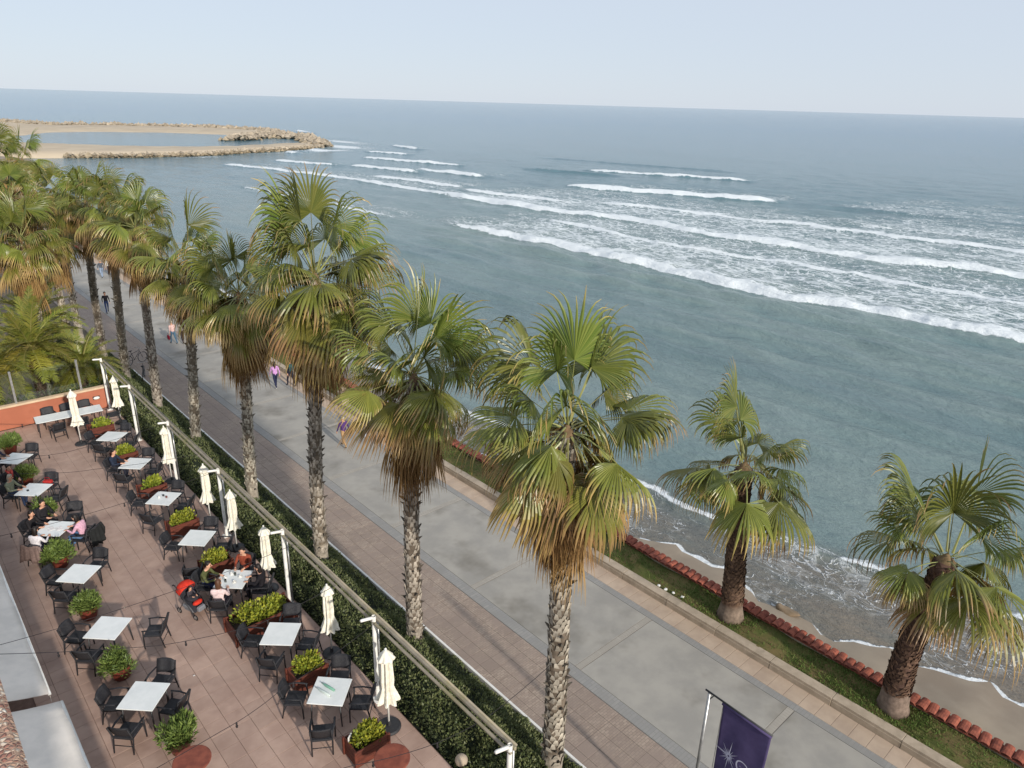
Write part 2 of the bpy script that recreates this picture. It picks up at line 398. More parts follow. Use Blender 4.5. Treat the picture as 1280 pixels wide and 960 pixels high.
t.links.new(maprange(t, ft, 0, 1, 0.12, 0.8, False), p.inputs['Roughness'])
p.inputs['IOR'].default_value = 1.33; p.inputs['Specular IOR Level'].default_value = 0.27
b1 = t.nodes.new('ShaderNodeBump'); b1.inputs['Strength'].default_value = 0.8; b1.inputs['Distance'].default_value = 0.5
hh = math_n(t, 'ADD', math_n(t, 'MULTIPLY', noise(t, pos(t, (1, 0.4, 1)), 0.55, 7, 0.62), 1.0), math_n(t, 'MULTIPLY', ft, 0.15))
t.links.new(hh, b1.inputs['Height'])
b2 = t.nodes.new('ShaderNodeBump'); b2.inputs['Strength'].default_value = 0.9; b2.inputs['Distance'].default_value = 0.16
t.links.new(noise(t, pos(t, (1, 0.45, 1)), 2.6, 5, 0.65), b2.inputs['Height']); t.links.new(b1.outputs[0], b2.inputs['Normal']); t.links.new(b2.outputs[0], p.inputs['Normal'])
M['sea'] = mt

# ------------------------------------------------------------------ the setting
Z = 1.5            # terrace floor level; promenade is 0
SZ = -1.6          # sea level
def struct(o): o['kind'] = 'structure'; return o

# shoreline X as a function of Y
_sy = np.array([-60, -20, 2.0, 3.8, 6.2, 7.6, 10, 11.7, 14.0, 17, 22, 30, 45, 70, 120, 200, 230])
_sx = np.array([27, 26.2, 25.4, 25.0, 24.3, 23.5, 23.3, 23.9, 24.1, 23.0, 22.8, 22.6, 22.4, 22.6, 24, 30, 40.])
shore_x = lambda y: np.interp(y, _sy, _sx) + 0.22 * np.sin(y * 2.1 + 1) + 0.12 * np.sin(y * 4.7)

# ground: one sheet, land side flat, falling away under the sea
xs = np.concatenate([np.linspace(-400, -1, 12), np.linspace(0, 20.1, 12), np.linspace(20.15, 20.3, 2), np.linspace(20.5, 30, 39), [40, 80, 200, 600, 30000]])
ys = np.concatenate([[-3000, -400, -100], np.arange(-40, 60, 0.5), np.arange(60, 260, 5), [300, 500, 1500, 30000]])
X, Y = np.meshgrid(xs, ys, indexing='ij')
Zg = np.full_like(X, -0.05)
sh = SZ + (shore_x(Y) - X) * 0.16 + 0.03 * fbm2(X, Y, 3, 3, 1.2)
far = np.clip((Y - 200) / 60, 0, 1)
Zg = np.where(X > 20.2, np.minimum(np.clip(sh, -6, -0.35), -0.05), Zg)
Zg = np.where(X > 60, -6, Zg)
a, b_ = X.shape; idx = np.arange(a * b_).reshape(a, b_)
F = np.stack([idx[:-1, :-1], idx[1:, :-1], idx[1:, 1:], idx[:-1, 1:]], -1).reshape(-1, 4)
V = np.stack([X, Y, Zg], -1).reshape(-1, 3)
gm = npmesh('ground', V, F, [M['ground'], M['sand']], smooth=True)
cx = X[:-1, :-1] * 0 + (X[1:, 1:] + X[:-1, :-1]) / 2
gm.polygons.foreach_set('material_index', (cx.ravel() > 20.2).astype('i'))
ground = struct(link('ground', gm))
struct_sand = ground

# sea: fan-shaped sheet, finer near the shore, real swell and breakers
NT, NR = 560, 760
th = np.radians(np.linspace(1.0, 126, NT)); rr = 21.5 * (60000 / 21.5) ** (np.linspace(0, 1, NR) ** 1.0)
# spend more rings close by
rr = np.concatenate([np.geomspace(21.5, 420, 560), np.geomspace(424, 60000, 200)])
TH, RR = np.meshgrid(th, rr, indexing='ij'); X = RR * np.sin(TH); Y = RR * np.cos(TH)
zz = np.zeros_like(X); foam = np.zeros_like(X); lace = np.zeros_like(X)
amp = np.clip((X - 27) / 40, 0.05, 1)
g = np.random.default_rng(11)
fade = np.clip(1.0 - RR / 350, 0, 1) ** 1.5
for k in range(26):
    wl = g.uniform(1.6, 14); d = g.normal(0, 0.5); kk = 2 * PI / wl
    zz += amp * fade * 0.010 * wl ** 0.75 * np.sin(kk * (X * math.cos(d) + Y * math.sin(d)) + g.uniform(0, 6.28))
f2 = np.clip(1.0 - RR / 170, 0, 1)
for k in range(22):
    wl = g.uniform(1.0, 4.0); d = g.normal(0, 0.42); kk = 2 * PI / wl
    zz += amp * f2 * 0.0075 * wl * np.sin(kk * (X * math.cos(d) + Y * math.sin(d)) + g.uniform(0, 6.28) + 1.5 * np.sin(0.11 * Y + k))
def interp_ext(y, pts):
    p_ = sorted((b, a) for a, b in pts); return np.interp(y, [q[0] for q in p_], [q[1] for q in p_])
def breaker(pts, y0, y1, height, wid, solid, tail, lc, seed, soft=8.0):
    """pts (X,Y) along the front; white water on the shoreward face, lacy foam trailing to seaward"""
    global zz, foam, lace
    xf = interp_ext(Y, pts) + 0.8 * fbm2(Y, Y * 0, seed, 4, 0.18) + 0.3 * fbm2(Y, Y * 0, seed + 5, 3, 1.1)
    win = np.clip((Y - y0) / soft, 0, 1) * np.clip((y1 - Y) / soft, 0, 1)
    u = X - xf
    zz += win * height * 1.1 * (0.8 + 0.25 * fbm2(Y, Y * 0, seed + 3, 3, 0.35)) * np.where(u < 0, np.exp(-(u / 0.8) ** 2), np.exp(-(u / 4.0) ** 2))
    thick = wid * np.clip(0.75 + 0.8 * fbm2(Y, Y * 0, seed + 9, 4, 0.22), 0.15, 2)
    foam = np.maximum(foam, solid * win * np.where(u < -1.5, 0, np.where(u < -0.7, (u + 1.5) / 0.8, np.exp(-np.clip(u, 0, None) / np.clip(thick, 0.3, None)))))
    zz += win * solid * 0.10 * fbm2(X, Y, seed + 13, 3, 1.7) * np.exp(-(u / 2.5) ** 2)
    lace = np.maximum(lace, lc * win * np.where(u < 0, 0, np.clip(1.15 - u / tail, 0, 1)))
breaker([(70, 92), (70.8, 78), (72, 70), (71.2, 54), (71.1, 43), (71.4, 33.7), (72.8, 26), (72.7, 19), (73.2, 14), (74, -20)], -80, 100, 0.6, 2.0, 1.05, 34, 1.0, 21, 20)
breaker([(92, 115), (93.4, 110), (95.4, 92), (98.3, 76), (97.5, 60), (99.3, 48), (100.2, 37), (103.3, 28), (104.3, 22), (108, -20)], -90, 128, 0.7, 2.0, 1.05, 38, 0.95, 31, 14)
breaker([(128, 122), (134.8, 105), (142.5, 89), (146, 78)], 76, 124, 0.9, 3.8, 1.25, 20, 0.5, 41, 5)
breaker([(150, 70), (156, 40), (165, -20)], -60, 72, 0.3, 0.6, 0.25, 40, 0.45, 45, 12)
breaker([(120, 172), (123.9, 149)], 146, 174, 0.8, 2.0, 1.1, 14, 0.35, 51, 4)
breaker([(110.7, 189), (116.4, 166)], 164, 192, 0.7, 1.8, 1.0, 12, 0.3, 61, 4)
breaker([(81.2, 206), (86.5, 186), (91.1, 163), (92, 137), (93, 120), (91, 112)], 111, 212, 0.45, 1.5, 0.95, 14, 0.45, 71, 8)
breaker([(101.8, 128), (104.2, 112), (106, 101)], 99, 130, 0.55, 1.7, 1.0, 18, 0.5, 81, 5)
breaker([(176, 272), (171, 243)], 243, 271, 0.9, 2.6, 1.1, 10, 0.4, 91, 6)
breaker([(188, 420), (196, 378)], 374, 424, 1.0, 4.5, 1.3, 12, 0.3, 101, 8)
breaker([(140, 262), (128, 250), (118, 245)], 236, 262, 0.6, 2.5, 0.9, 10, 0.4, 111, 6)
breaker([(152, 160), (160, 135)], 130, 165, 0.5, 0.5, 0.3, 8, 0.2, 121, 8)
breaker([(190, 190), (205, 130)], 120, 200, 0.3, 0.4, 0.15, 8, 0.12, 131, 14)
breaker([(86, 100), (87, 80), (85, 60), (88, 40), (90, 10)], -60, 96, 0.25, 1.0, 0.75, 10, 0.6, 141, 14)
breaker([(112, 100), (116, 80), (120, 60), (124, 30)], -40, 104, 0.4, 1.4, 0.85, 16, 0.6, 151, 10)
breaker([(128, 60), (134, 30), (140, -20)], -60, 62, 0.3, 1.2, 0.6, 26, 0.65, 155, 12)
breaker([(100, 160), (103, 140), (104, 132)], 130, 164, 0.5, 1.8, 1.0, 12, 0.5, 161, 5)
breaker([(130, 215), (136, 190), (140, 178)], 176, 218, 0.7, 2.0, 1.0, 10, 0.3, 171, 5)
breaker([(100, 215), (104, 200), (108, 194)], 192, 218, 0.5, 1.6, 1.0, 10, 0.3, 181, 4)
breaker([(146, 240), (152, 222)], 220, 242, 0.6, 1.6, 0.9, 10, 0.3, 191, 4)
breaker([(64, 150), (66, 120), (66, 100)], 96, 160, 0.22, 0.8, 0.7, 8, 0.4, 193, 10)
breaker([(165, 150), (178, 120), (184, 105)], 104, 152, 0.7, 1.8, 1.0, 14, 0.35, 195, 5)
# smooth low swells between the outer break and the shore
for k, (xc, hgt) in enumerate(((66, 0.34), (61, 0.30), (56, 0.28), (51.5, 0.24), (47, 0.24), (43, 0.2), (39, 0.18), (35.5, 0.16), (32.5, 0.12))):
    u = X - (xc + 0.9 * fbm2(Y, Y * 0, 200 + k, 3, 0.12)); zz += hgt * np.exp(-(u / 1.0) ** 2) * np.clip((110 - Y) / 40, 0, 1)
# shore break and swash
xsb = interp_ext(Y, [(26.5, 22), (27.2, 18.5), (27.3, 15), (27.9, 12.7), (28.7, 9.3), (29.6, 5), (30.5, 0), (31, -20), (26, 30), (25.6, 60)])
xsb = xsb + 0.35 * fbm2(Y, Y * 0, 300, 3, 0.7)
u = X - xsb; win = np.clip((90 - Y) / 20, 0, 1) * (0.55 + 0.45 * np.clip(fbm2(Y, Y * 0, 301, 2, 0.45) + 0.75, 0, 1))
zz += 0.22 * np.clip((90 - Y) / 20, 0, 1) * np.where(u < 0, np.exp(-(u / 0.4) ** 2), np.exp(-(u / 1.6) ** 2))
foam = np.maximum(foam, win * np.where(u < -0.35, 0, np.where(u < 0, (u + 0.35) / 0.35, np.exp(-np.clip(u, 0, None) / 0.3))))
sx_ = shore_x(Y); uu = X - sx_
ed = 0.10 + 0.10 * np.clip(fbm2(Y, Y * 0, 303, 3, 1.6) + 0.4, 0, 1)
foam = np.maximum(foam, 0.9 * np.exp(-(np.clip(uu, 0, None) / ed) ** 2) * (Y < 120) * (X < 60))
zone = np.clip(uu / 0.3, 0, 1) * np.clip((xsb + 0.6 - X) / 0.6, 0, 1) * (Y < 110)
lace = np.maximum(lace, zone * np.clip(0.30 + 0.42 * fbm2(X, Y, 305, 4, 0.55), 0.02, 0.7))
# white water round the breakwater head
def spot(px, py, rx, ry, a):
    global foam, lace
    q = np.exp(-((X - px) / rx) ** 2 - ((Y - py) / ry) ** 2); foam = np.maximum(foam, a * q); lace = np.maximum(lace, 0.7 * a * np.sqrt(q))
spot(152, 268, 6, 12, 1.1); spot(135, 250, 9, 4, 1.0); spot(170, 300, 6, 20, 0.7); spot(86, 236, 8, 3, 0.5); spot(105, 244, 14, 2.5, 0.4)
zz *= np.clip((X - 23) / 3, 0.15, 1)
tint = np.clip((RR - 110) / 700, 0, 1) ** 0.6
sandy = np.clip((xsb + 1.2 - X) / 2.5, 0, 1) * 0.9 + 0.12 * np.clip((100 - X) / 60, 0, 1)
a, b_ = X.shape; idx = np.arange(a * b_).reshape(a, b_)
keep = ((X[:-1, :-1] > 21.3) | (X[1:, 1:] > 21.3))
F = np.stack([idx[:-1, :-1], idx[:-1, 1:], idx[1:, 1:], idx[1:, :-1]], -1)[keep]
V = np.stack([X, Y, SZ + zz], -1).reshape(-1, 3)
used = np.zeros(len(V), bool); used[F.ravel()] = True; remap = np.cumsum(used) - 1
sm = npmesh('sea', V[used], remap[F][:, ::-1], M['sea'], attrs={k: q.ravel()[used] for k, q in (('foam', foam), ('lace', lace), ('tint', tint), ('sandy', sandy))}, smooth=True)
sea = struct(link('sea', sm))

# breakwater: sand spit, rock arms
def ribbon(name, A, B, mt, prof, n=90, seed=0, rough=0.5):
    def res(L):
        L = np.array(L, float); d = np.r_[0, np.cumsum(np.hypot(*np.diff(L, axis=0).T))]; q = np.linspace(0, d[-1], n)
        return np.stack([np.interp(q, d, L[:, 0]), np.interp(q, d, L[:, 1])], 1)
    A, B = res(A), res(B); k = len(prof); V = []
    for i in range(n):
        for (s_, z_) in prof:
            p_ = A[i] * (1 - s_) + B[i] * s_; V.append((p_[0], p_[1], SZ + z_))
    V = np.array(V); q = rough * fbm2(V[:, 0], V[:, 1], seed, 4, 0.5); V[:, 2] += q * (V[:, 2] > SZ); V[:, 0] += q; V[:, 1] += q
    idx = np.arange(n * k).reshape(n, k)
    F = np.stack([idx[:-1, :-1], idx[1:, :-1], idx[1:, 1:], idx[:-1, 1:]], -1).reshape(-1, 4)
    return npmesh(name, V, F, mt, smooth=True)
outer = [(40, 540), (75.5, 512), (88.4, 461), (124.6, 451), (160, 430), (175, 391), (166, 350)]
lagt = [(30, 360), (56, 356), (74.7, 392), (92.3, 398), (121, 387), (140, 368), (150, 345)]
lagb = [(20, 330), (58, 321), (69.5, 303), (88, 284), (108.5, 279), (128, 287), (140, 292)]
front = [(20, 250), (49.7, 244), (65, 239), (85.7, 238.5), (111, 249), (128, 257), (143, 266)]
o = struct(link('sand_spit', ribbon('sand_spit', lagb, front, M['palesand'], [(0, -0.6), (0.06, 0.15), (0.3, 0.9), (0.78, 1.2), (0.97, 1.1), (1.0, -0.6)], seed=1, rough=0.15)))
o = struct(link('sand_bank', ribbon('sand_bank', lagt, outer, M['palesand'], [(0, -0.6), (0.05, 0.1), (0.4, 0.8), (0.85, 1.2), (1, -0.6)], seed=2, rough=0.15)))
def rocks(name, line, width, height, count, size, seed, label):
    g = np.random.default_rng(seed); L = np.array(line, float); d = np.r_[0, np.cumsum(np.hypot(*np.diff(L, axis=0).T))]
    bm = MB()
    for i in range(count):
        q = g.uniform(0, d[-1]); x = np.interp(q, d, L[:, 0]); y = np.interp(q, d, L[:, 1])
        th_ = g.normal(0, 0.4); wv = width(q / d[-1]); x += th_ * wv; y += g.normal(0, 0.3) * wv
        s_ = size * g.uniform(0.6, 1.5); zc = SZ + max(0, height * (1 - 0.75 * abs(th_))) * g.uniform(0.4, 1.0)
        t_ = g.uniform(0.7, 1.2); c = (0.36 * t_, 0.305 * t_, 0.235 * t_) if zc > SZ + 0.7 else (0.33 * t_, 0.27 * t_, 0.19 * t_)
        vs = []; 
        for (a_, b_, c_) in [(1, 0, 0), (-1, 0, 0), (0, 1, 0), (0, -1, 0), (0, 0, 1), (0, 0, -1)]:
            q2 = np.array([a_, b_, c_]) * s_ * g.uniform(0.6, 1.1) + g.normal(0, 0.2, 3) * s_; vs.append((x + q2[0], y + q2[1], zc + q2[2] * 0.8))
        bm.add(vs, [(0, 2, 4), (2, 1, 4), (1, 3, 4), (3, 0, 4), (2, 0, 5), (1, 2, 5), (3, 1, 5), (0, 3, 5)], c)
    o = empty(name, (line[0][0], line[0][1], SZ), 0, label, 'breakwater')
    r = bm.build('boulders', M['bark2'], o, attr=True); r.location = (-line[0][0], -line[0][1], -SZ); r['kind'] = 'stuff'
    return o
M['bark2'] = mat_attr('boulder', 0.95, 0, 0, 0, 0.1, 1.5, 0.2)
rocks('rock_breakwater', outer[1:], lambda s: 4 + 2 * s, 1.9, 1500, 1.15, 5, 'long tan boulder breakwater along the outer side of the lagoon')
rocks('rock_breakwater', [(130, 316), (140, 330), (158, 343), (162, 322), (156, 300), (142, 268)], lambda s: 8 if s < 0.5 else 5, 2.3, 1200, 1.15, 6, 'boulder mound at the breakwater head, ringed by white surf')
rocks('rock_breakwater', [(50, 244), (66, 239.5), (86, 239), (111, 249.5), (140, 263)], lambda s: 1.3, 1.2, 900, 0.7, 8, 'low line of boulders facing the near side of the sand spit')

# promenade -------------------------------------------------------------
def sheet(name, x0, x1, y0, y1, z, mt, ny=2):
    b = MB(); b.box(((x0 + x1) / 2, (y0 + y1) / 2, z - 0.05), (x1 - x0, y1 - y0, 0.1)); return b.build(name, mt)
YN, YF = -30, 330
promenade = struct(sheet('promenade', 11.08, 18.44, YN, YF, 0.0, M['joint']))
o = sheet('paver_band', 13.42, 13.80, YN, YF, 0.012, M['band']); o.parent = promenade
o = sheet('paver_band', 17.45, 17.72, YN, YF, 0.012, M['band']); o.parent = promenade
yb = [11.56 + 5.25 * k for k in range(-8, 60)]
bm_ = MB(); bm_.box((15.625, 0, -0.036), (3.62, 0.21, 0.1)); mcb = bm_.mesh('cross_band', M['crossband'])
bm_ = MB(); bm_.box((15.625, 0, -0.036), (3.62, 5.01, 0.1)); msl = bm_.mesh('concrete_slab', M['concrete'], bevel=0.006)
for q in yb:
    link('cross_band', mcb, promenade, (0, q, 0)); link('concrete_slab', msl, promenade, (0, q + 2.625, 0))
# brown slabs
ps = 0.46
def slab_mesh(name, sx, sy, mt, h=0.06, bev=0.006):
    b = MB(); b.box((0, 0, -h / 2), (sx, sy, h)); return b.mesh(name, mt, bevel=bev)
mps = slab_mesh('paving_slab', ps - 0.008, ps - 0.008, M['pave_red'])
rows = []
for j in range(-40, 640):
    yv = j * ps + 0.1
    if yv > 200: break
    for i in range(5): rows.append((11.10 + ps * (i + 0.5), yv))
near = [q for q in rows if q[1] > 6.2][:300]; rest = [q for q in rows if q not in set(near)]
for (x, y) in near: link('paving_slab', mps, promenade, (x, y, 0.01 + random.uniform(-0.002, 0.002)))
b = MB()
for (x, y) in rest: b.box((x, y, -0.02), (ps - 0.008, ps - 0.008, 0.06))
o = b.build('far_paving_slabs', M['pave_red'], promenade); o['kind'] = 'stuff'
# pink border slabs
mpk = slab_mesh('border_slab', 0.70, 0.49, M['pink'])
for k in range(250): link('border_slab', mpk, promenade, (18.08, -1 + k * 0.5, 0.012))
b = MB(); b.box((18.08, 220, -0.03), (0.70, 190, 0.1)); b.build('far_border', M['pink'], promenade)
# low stone wall of long blocks
lw = empty('low_wall', (18.62, 0, 0), 0, 'low pale stone wall in long blocks between promenade and grass', 'wall')
bm_ = MB(); bm_.box((-0.04, 0, 0.10), (0.30, 1.985, 0.20)); bm_.box((0.0, 0, 0.245), (0.34, 1.99, 0.09)); mlw = bm_.mesh('stone_block', M['stone'], bevel=0.007)
for k in range(-3, 95): link('stone_block', mlw, lw, (random.uniform(-0.006, 0.006), k * 2.0 + 0.6, random.uniform(-0.006, 0.004)))
b = MB(); b.box((0, 0, 0.45), (0.42, 0.42, 0.9)); pl = empty('stone_pillar', (18.62, 34.3, 0), 0, 'short square stone pillar with a ball cap on the low wall', 'pillar')
b.build('shaft', M['stone'], pl, bevel=0.02); b = MB(); b.box((0, 0, 0.95), (0.52, 0.52, 0.1)); b.build('cap', M['stone'], pl, bevel=0.02)
b = MB(); b.ball((0, 0, 1.13), 0.15, 14, 8); b.build('ball', M['stone'], pl, smooth=True)
# grass strip
xs = np.linspace(18.74, 20.05, 12); ys = np.arange(-20, 200, 0.25); X, Y = np.meshgrid(xs, ys, indexing='ij')
Zg = 0.24 + 0.04 * fbm2(X, Y, 77, 3, 2.5); a, b_ = X.shape; idx = np.arange(a * b_).reshape(a, b_)
F = np.stack([idx[:-1, :-1], idx[1:, :-1], idx[1:, 1:], idx[:-1, 1:]], -1).reshape(-1, 4)
verge = struct(link('grass_verge', npmesh('grass_verge', np.stack([X, Y, Zg], -1).reshape(-1, 3), F, M['grass'], smooth=True)))
g = np.random.default_rng(5); n = 42000
yy = 1.0 + 60 * g.random(n) ** 1.8; xx = g.uniform(18.78, 20.02, n)
pt = fbm2(xx, yy, 88, 3, 1.6); kp = g.random(n) < np.clip(0.62 + 0.7 * pt, 0.1, 1); xx, yy, pt = xx[kp], yy[kp], pt[kp]
P = np.stack([xx, yy, 0.22 + 0.04 * fbm2(xx, yy, 77, 3, 2.5)], 1)
gmesh = leaf_mesh('grass', P, np.tile([0, 0, 1.0], (len(P), 1)), 0.10, (0.09, 0.18, 0.035), (0.18, 0.19, 0.07), M['blade'], 0.22, 0.2, 6, 0.55)
tag(link('grass', gmesh), 'patchy short green grass between low stone wall and red tile parapet', 'grass', kind='stuff')
# parapet with clay coping tiles
pw = empty('sea_parapet', (20.2, 0, 0), 0, 'low sea wall capped with a row of red clay roof tiles', 'wall')
b = MB(); b.box((0, 90, -0.3), (0.26, 220, 1.24)); b.build('wall_core', M['stone'], pw)
def barrel():
    b = MB(); vs = []; fs = []; n = 7
    for xi, (x, rs) in enumerate(((-0.22, 1.0), (0.22, 0.86))):
        for k in range(n):
            a_ = PI * k / (n - 1)
            for t_ in (1.0, 0.84): vs.append((x, 0.142 * rs * t_ * math.cos(a_), 0.075 * rs * t_ * math.sin(a_) + (0.02 if xi == 0 else 0.055)))
    for k in range(n - 1):
        i = k * 2; j = n * 2 + k * 2
        fs += [(i, i + 2, j + 2, j), (i + 1, j + 1, j + 3, i + 3), (i, i + 1, i + 3, i + 2), (j, j + 2, j + 3, j + 1)]
    b.add(vs, fs); return b.mesh('clay_tile', M['roof_tile'], smooth=False)
mbt = barrel()
b = MB(); b.box((0, 90, 0.33), (0.40, 220, 0.03)); b.build('tile_bed', M['roof_tile'], pw)
for k in range(290):
    o = link('clay_tile', mbt, pw, (random.uniform(-0.03, 0.03), -1.2 + k * 0.272 + random.uniform(-.012, .012), 0.345 + random.uniform(-.012, .006))); o.rotation_euler = (random.uniform(-.05, .05), random.uniform(-.04, .04), random.uniform(-0.09, 0.09))
b = MB()
for k in range(290, 700):
    b.tube([(-0.22, -1.2 + k * 0.272, 0.35), (0.22, -1.2 + k * 0.272, 0.37)], 0.125, 6)
o = b.build('far_clay_tiles', M['roof_tile'], pw); o['kind'] = 'stuff'
# rock on the beach
b = MB(); b.ball((0, 0, 0.0), (0.26, 0.5, 0.15), 16, 10); me = b.mesh('beach_rock', M['rock'], smooth=True)
for vtx in me.vertices: vtx.co += Vector((mnoise.noise(vtx.co * 3), mnoise.noise(vtx.co * 3 + Vector((5, 0, 0))), mnoise.noise(vtx.co * 3 + Vector((0, 9, 0))))) * 0.14
tag(link('beach_rock', me, None, (23.55, 9.45, -1.55), 0.2), 'tan flat rock at the edge of the swash', 'rock')
# litter by the wall
for k, (x, y) in enumerate(((18.86, 11.95), (18.9, 11.65), (18.84, 12.25), (18.95, 11.3))):
    b = MB(); b.ball((0, 0, 0), (0.07, 0.06, 0.03), 7, 5); me = b.mesh('paper_scrap', M['white'])
    for vtx in me.vertices: vtx.co *= 1 + 0.5 * mnoise.noise(vtx.co * 40 + Vector((k, 0, 0)))
    tag(link('paper_scrap', me, None, (x, y, 0.31), k), ['largest crumpled white scrap behind the low stone wall', 'second of four white scraps in a row on the grass', 'farthest small white scrap behind the low stone wall', 'nearest small white scrap on the grass by the wall'][k], 'litter', 'paper scraps on the grass')

# ------------------------------------------------------------------ hotel terrace
ORD = ['first', 'second', 'third', 'fourth', 'fifth', 'sixth', 'seventh', 'eighth', 'ninth', 'tenth', 'eleventh', 'twelfth']
ts = 0.505; gap = 0.007
b = MB(); b.box((3.5, 22.5, 0.72), (8.7, 32.3, 1.50)); b.build  # solid under the tiles
terrace = struct(b.build('terrace', M['grout']))
mt_ = slab_mesh('floor_tile', ts - gap, ts - gap, M['tile'], 0.03, 0.004)
tl = []
for i in range(-6, 9):
    for j in range(-11, 48):
        x = 3.785 + ts * (i + 0.5) - 0.0; y = 14.295 + ts * (j + 0.5)
        if 0.7 < x < 7.85 and 9.0 < y < 38.5: tl.append((x, y))
tl.sort(key=lambda q: q[0] ** 2 * 0.0 + q[1]); nt_, ft_ = tl[:300], tl[300:]
for (x, y) in nt_:
    o = link('floor_tile', mt_, terrace, (x, y, 1.5 + random.uniform(-0.0015, 0.0015)))
b = MB()
for (x, y) in ft_: b.box((x, y, 1.485), (ts - gap, ts - gap, 0.03))
o = b.build('far_floor_tiles', M['tile'], terrace); o['kind'] = 'stuff'
# hotel facade below the camera: pebble-dash ledge, wall
ht = empty('hotel_facade', (-0.6, 0, 0), 0, 'pink and white pebble-dash ledge of the hotel front at the lower left corner', 'building')
b = MB(); b.box((-1.5, 22, 2.25), (2.8, 38, 4.5)); b.build('lower_wall', M['coping'], ht)  # out of view; kept low so its shadow stays off the tables
b = MB(); b.box((-1.5, 1.0, 7.1), (2.79, 3.9, 14.2)); b.build('upper_wall', M['coping'], ht)  # unseen tower, shortened and narrowed to leave the hotel-row tables in sun
b = MB(); b.box((0.265, 1.0, 14.45), (0.73, 4.2, 0.3)); b.build('ledge', M['pebble'], ht, bevel=0.02)
# awnings
def awning(y0, y1, xo, z0, z1, label):
    o = empty('awning', (-0.5, (y0 + y1) / 2, z1), 0, label, 'awning', 'canvas awnings of the hotel front')
    n, k = 24, 10; V = []; F = []; hy = (y1 - y0) / 2
    for i in range(n + 1):
        for j in range(k + 1):
            s_ = j / k; yy = -hy + 2 * hy * i / n; xx = (xo + 0.5) * s_
            V.append((xx, yy, (z0 - z1) * s_ - 0.05 * math.sin(PI * s_) + 0.012 * math.sin(i * 1.3) * s_))
    for i in range(n):
        for j in range(k): q = i * (k + 1) + j; F.append((q, q + 1, q + k + 2, q + k + 1))
    b = MB(); b.add(V, F); c = b.build('canvas', M['awning'], o, smooth=True)
    md = c.modifiers.new('thick', 'SOLIDIFY'); md.thickness = 0.012
    b = MB(); b.tube([(xo + 0.5, -hy, z0 - z1 - 0.03), (xo + 0.5, hy, z0 - z1 - 0.03)], 0.035, 8); b.build('front_bar', M['white'], o, smooth=True)
    b = MB(); b.box((xo + 0.5, 0, z0 - z1 - 0.14), (0.01, 2 * hy, 0.2)); b.build('valance', M['awning'], o)
    for s_ in (-0.6, 0.6): b = MB(); b.tube([(0, s_ * hy, -0.5), (xo + 0.45, s_ * hy, z0 - z1 - 0.06)], 0.02, 6); b.build('arm', M['white'], o, smooth=True)
    return o
awning(16.25, 30, 0.95, 3.7, 4.3, 'long pale canvas awning at the left edge, farther along the hotel front')
awning(8.0, 15.85, 1.10, 3.7, 4.25, 'pale canvas awning in the lower left corner, nearer than the gap')
# end wall and glass screen
ew = empty('end_wall', (4, 38.75, Z), 0, 'orange stucco wall with pale coping at the far end of the terrace', 'wall')
b = MB(); b.box((0, 0, 0.52), (7.7, 0.24, 1.04)); b.build('wall_face', M['orange'], ew)
b = MB(); b.box((0, 0, 1.085), (7.8, 0.34, 0.09)); b.build('coping', M['coping'], ew, bevel=0.015)
wl = empty('wall_lamp', (7.2, 38.6, 2.12), 0, 'small white oval lamp on the orange end wall', 'lamp')
b = MB(); b.ball((0, -0.03, 0), (0.15, 0.07, 0.08), 12, 8); b.build('cover', M['white'], wl, smooth=True)
b = MB(); b.box((0, 0.02, 0), (0.32, 0.02, 0.18)); b.build('backplate', M['iron'], wl, bevel=0.01)
gs = empty('glass_screen', (4, 38.75, Z + 1.13), 0, 'clear glass windscreen with steel posts standing on the orange wall', 'screen')
for k, x in enumerate((-2.85, -0.1, 2.65)):
    b = MB(); b.box((x, 0, 0.8), (0.10, 0.08, 1.6)); b.build('post', M['steel'], gs, bevel=0.01)
for x0, x1 in ((-3.8, -2.95), (-2.75, -0.2), (0.0, 2.55), (2.75, 3.6)):
    b = MB(); b.box(((x0 + x1) / 2, 0, 0.78), (x1 - x0, 0.012, 1.45)); b.build('pane', M['glass'], gs)

# overhead rail along the hedge
rail = empty('pergola_rail', (7.65, 8.0, Z), 0, 'long beige double rail on white posts between terrace and hedge', 'pergola')
b = MB(); b.box((0.08, 15.1, 2.60), (0.07, 30.3, 0.09)); b.build('beam', M['beam'], rail, bevel=0.015)
b = MB(); b.box((-0.04, 15.1, 2.56), (0.07, 30.3, 0.05)); b.build('beam', M['beam'], rail, bevel=0.01)
b = MB(); b.tube([(0.15, 0, 2.61), (0.15, 30.3, 2.61)], 0.03, 8); b.build('roller_tube', M['beam'], rail, smooth=True)
for k, y in enumerate((8.02, 13.22, 18.38, 23.4, 28.58, 33.65, 38.2)):
    y -= 8
    b = MB(); b.tube([(-0.02, y, 0.0), (-0.02, y, 2.74)], 0.055, 14, cap=False); b.tube([(-0.02, y, 2.74), (-0.02, y, 0.0)], 0.047, 14, cap=False); b.tube([(-0.02, y, 0.0), (-0.02, y, 2.6)], 0.043, 10)
    b.build('post', M['white'], rail, smooth=False)
    b = MB(); b.tube([(0.1, y + 0.02, 0), (0.1, y + 0.02, 2.5)], 0.03, 8); b.build('brace', M['steel'], rail, smooth=True)
    b = MB(); b.tube([(-0.02, y, 2.69), (-0.33, y + 0.06, 2.72), (-0.37, y + 0.06, 2.72)], [0.042, 0.042, 0.034], 10); b.build('bracket', M['white'], rail, smooth=True)
    b = MB(); b.box((-0.02, y, 0.01), (0.26, 0.26, 0.02)); b.build('foot_plate', M['white'], rail)

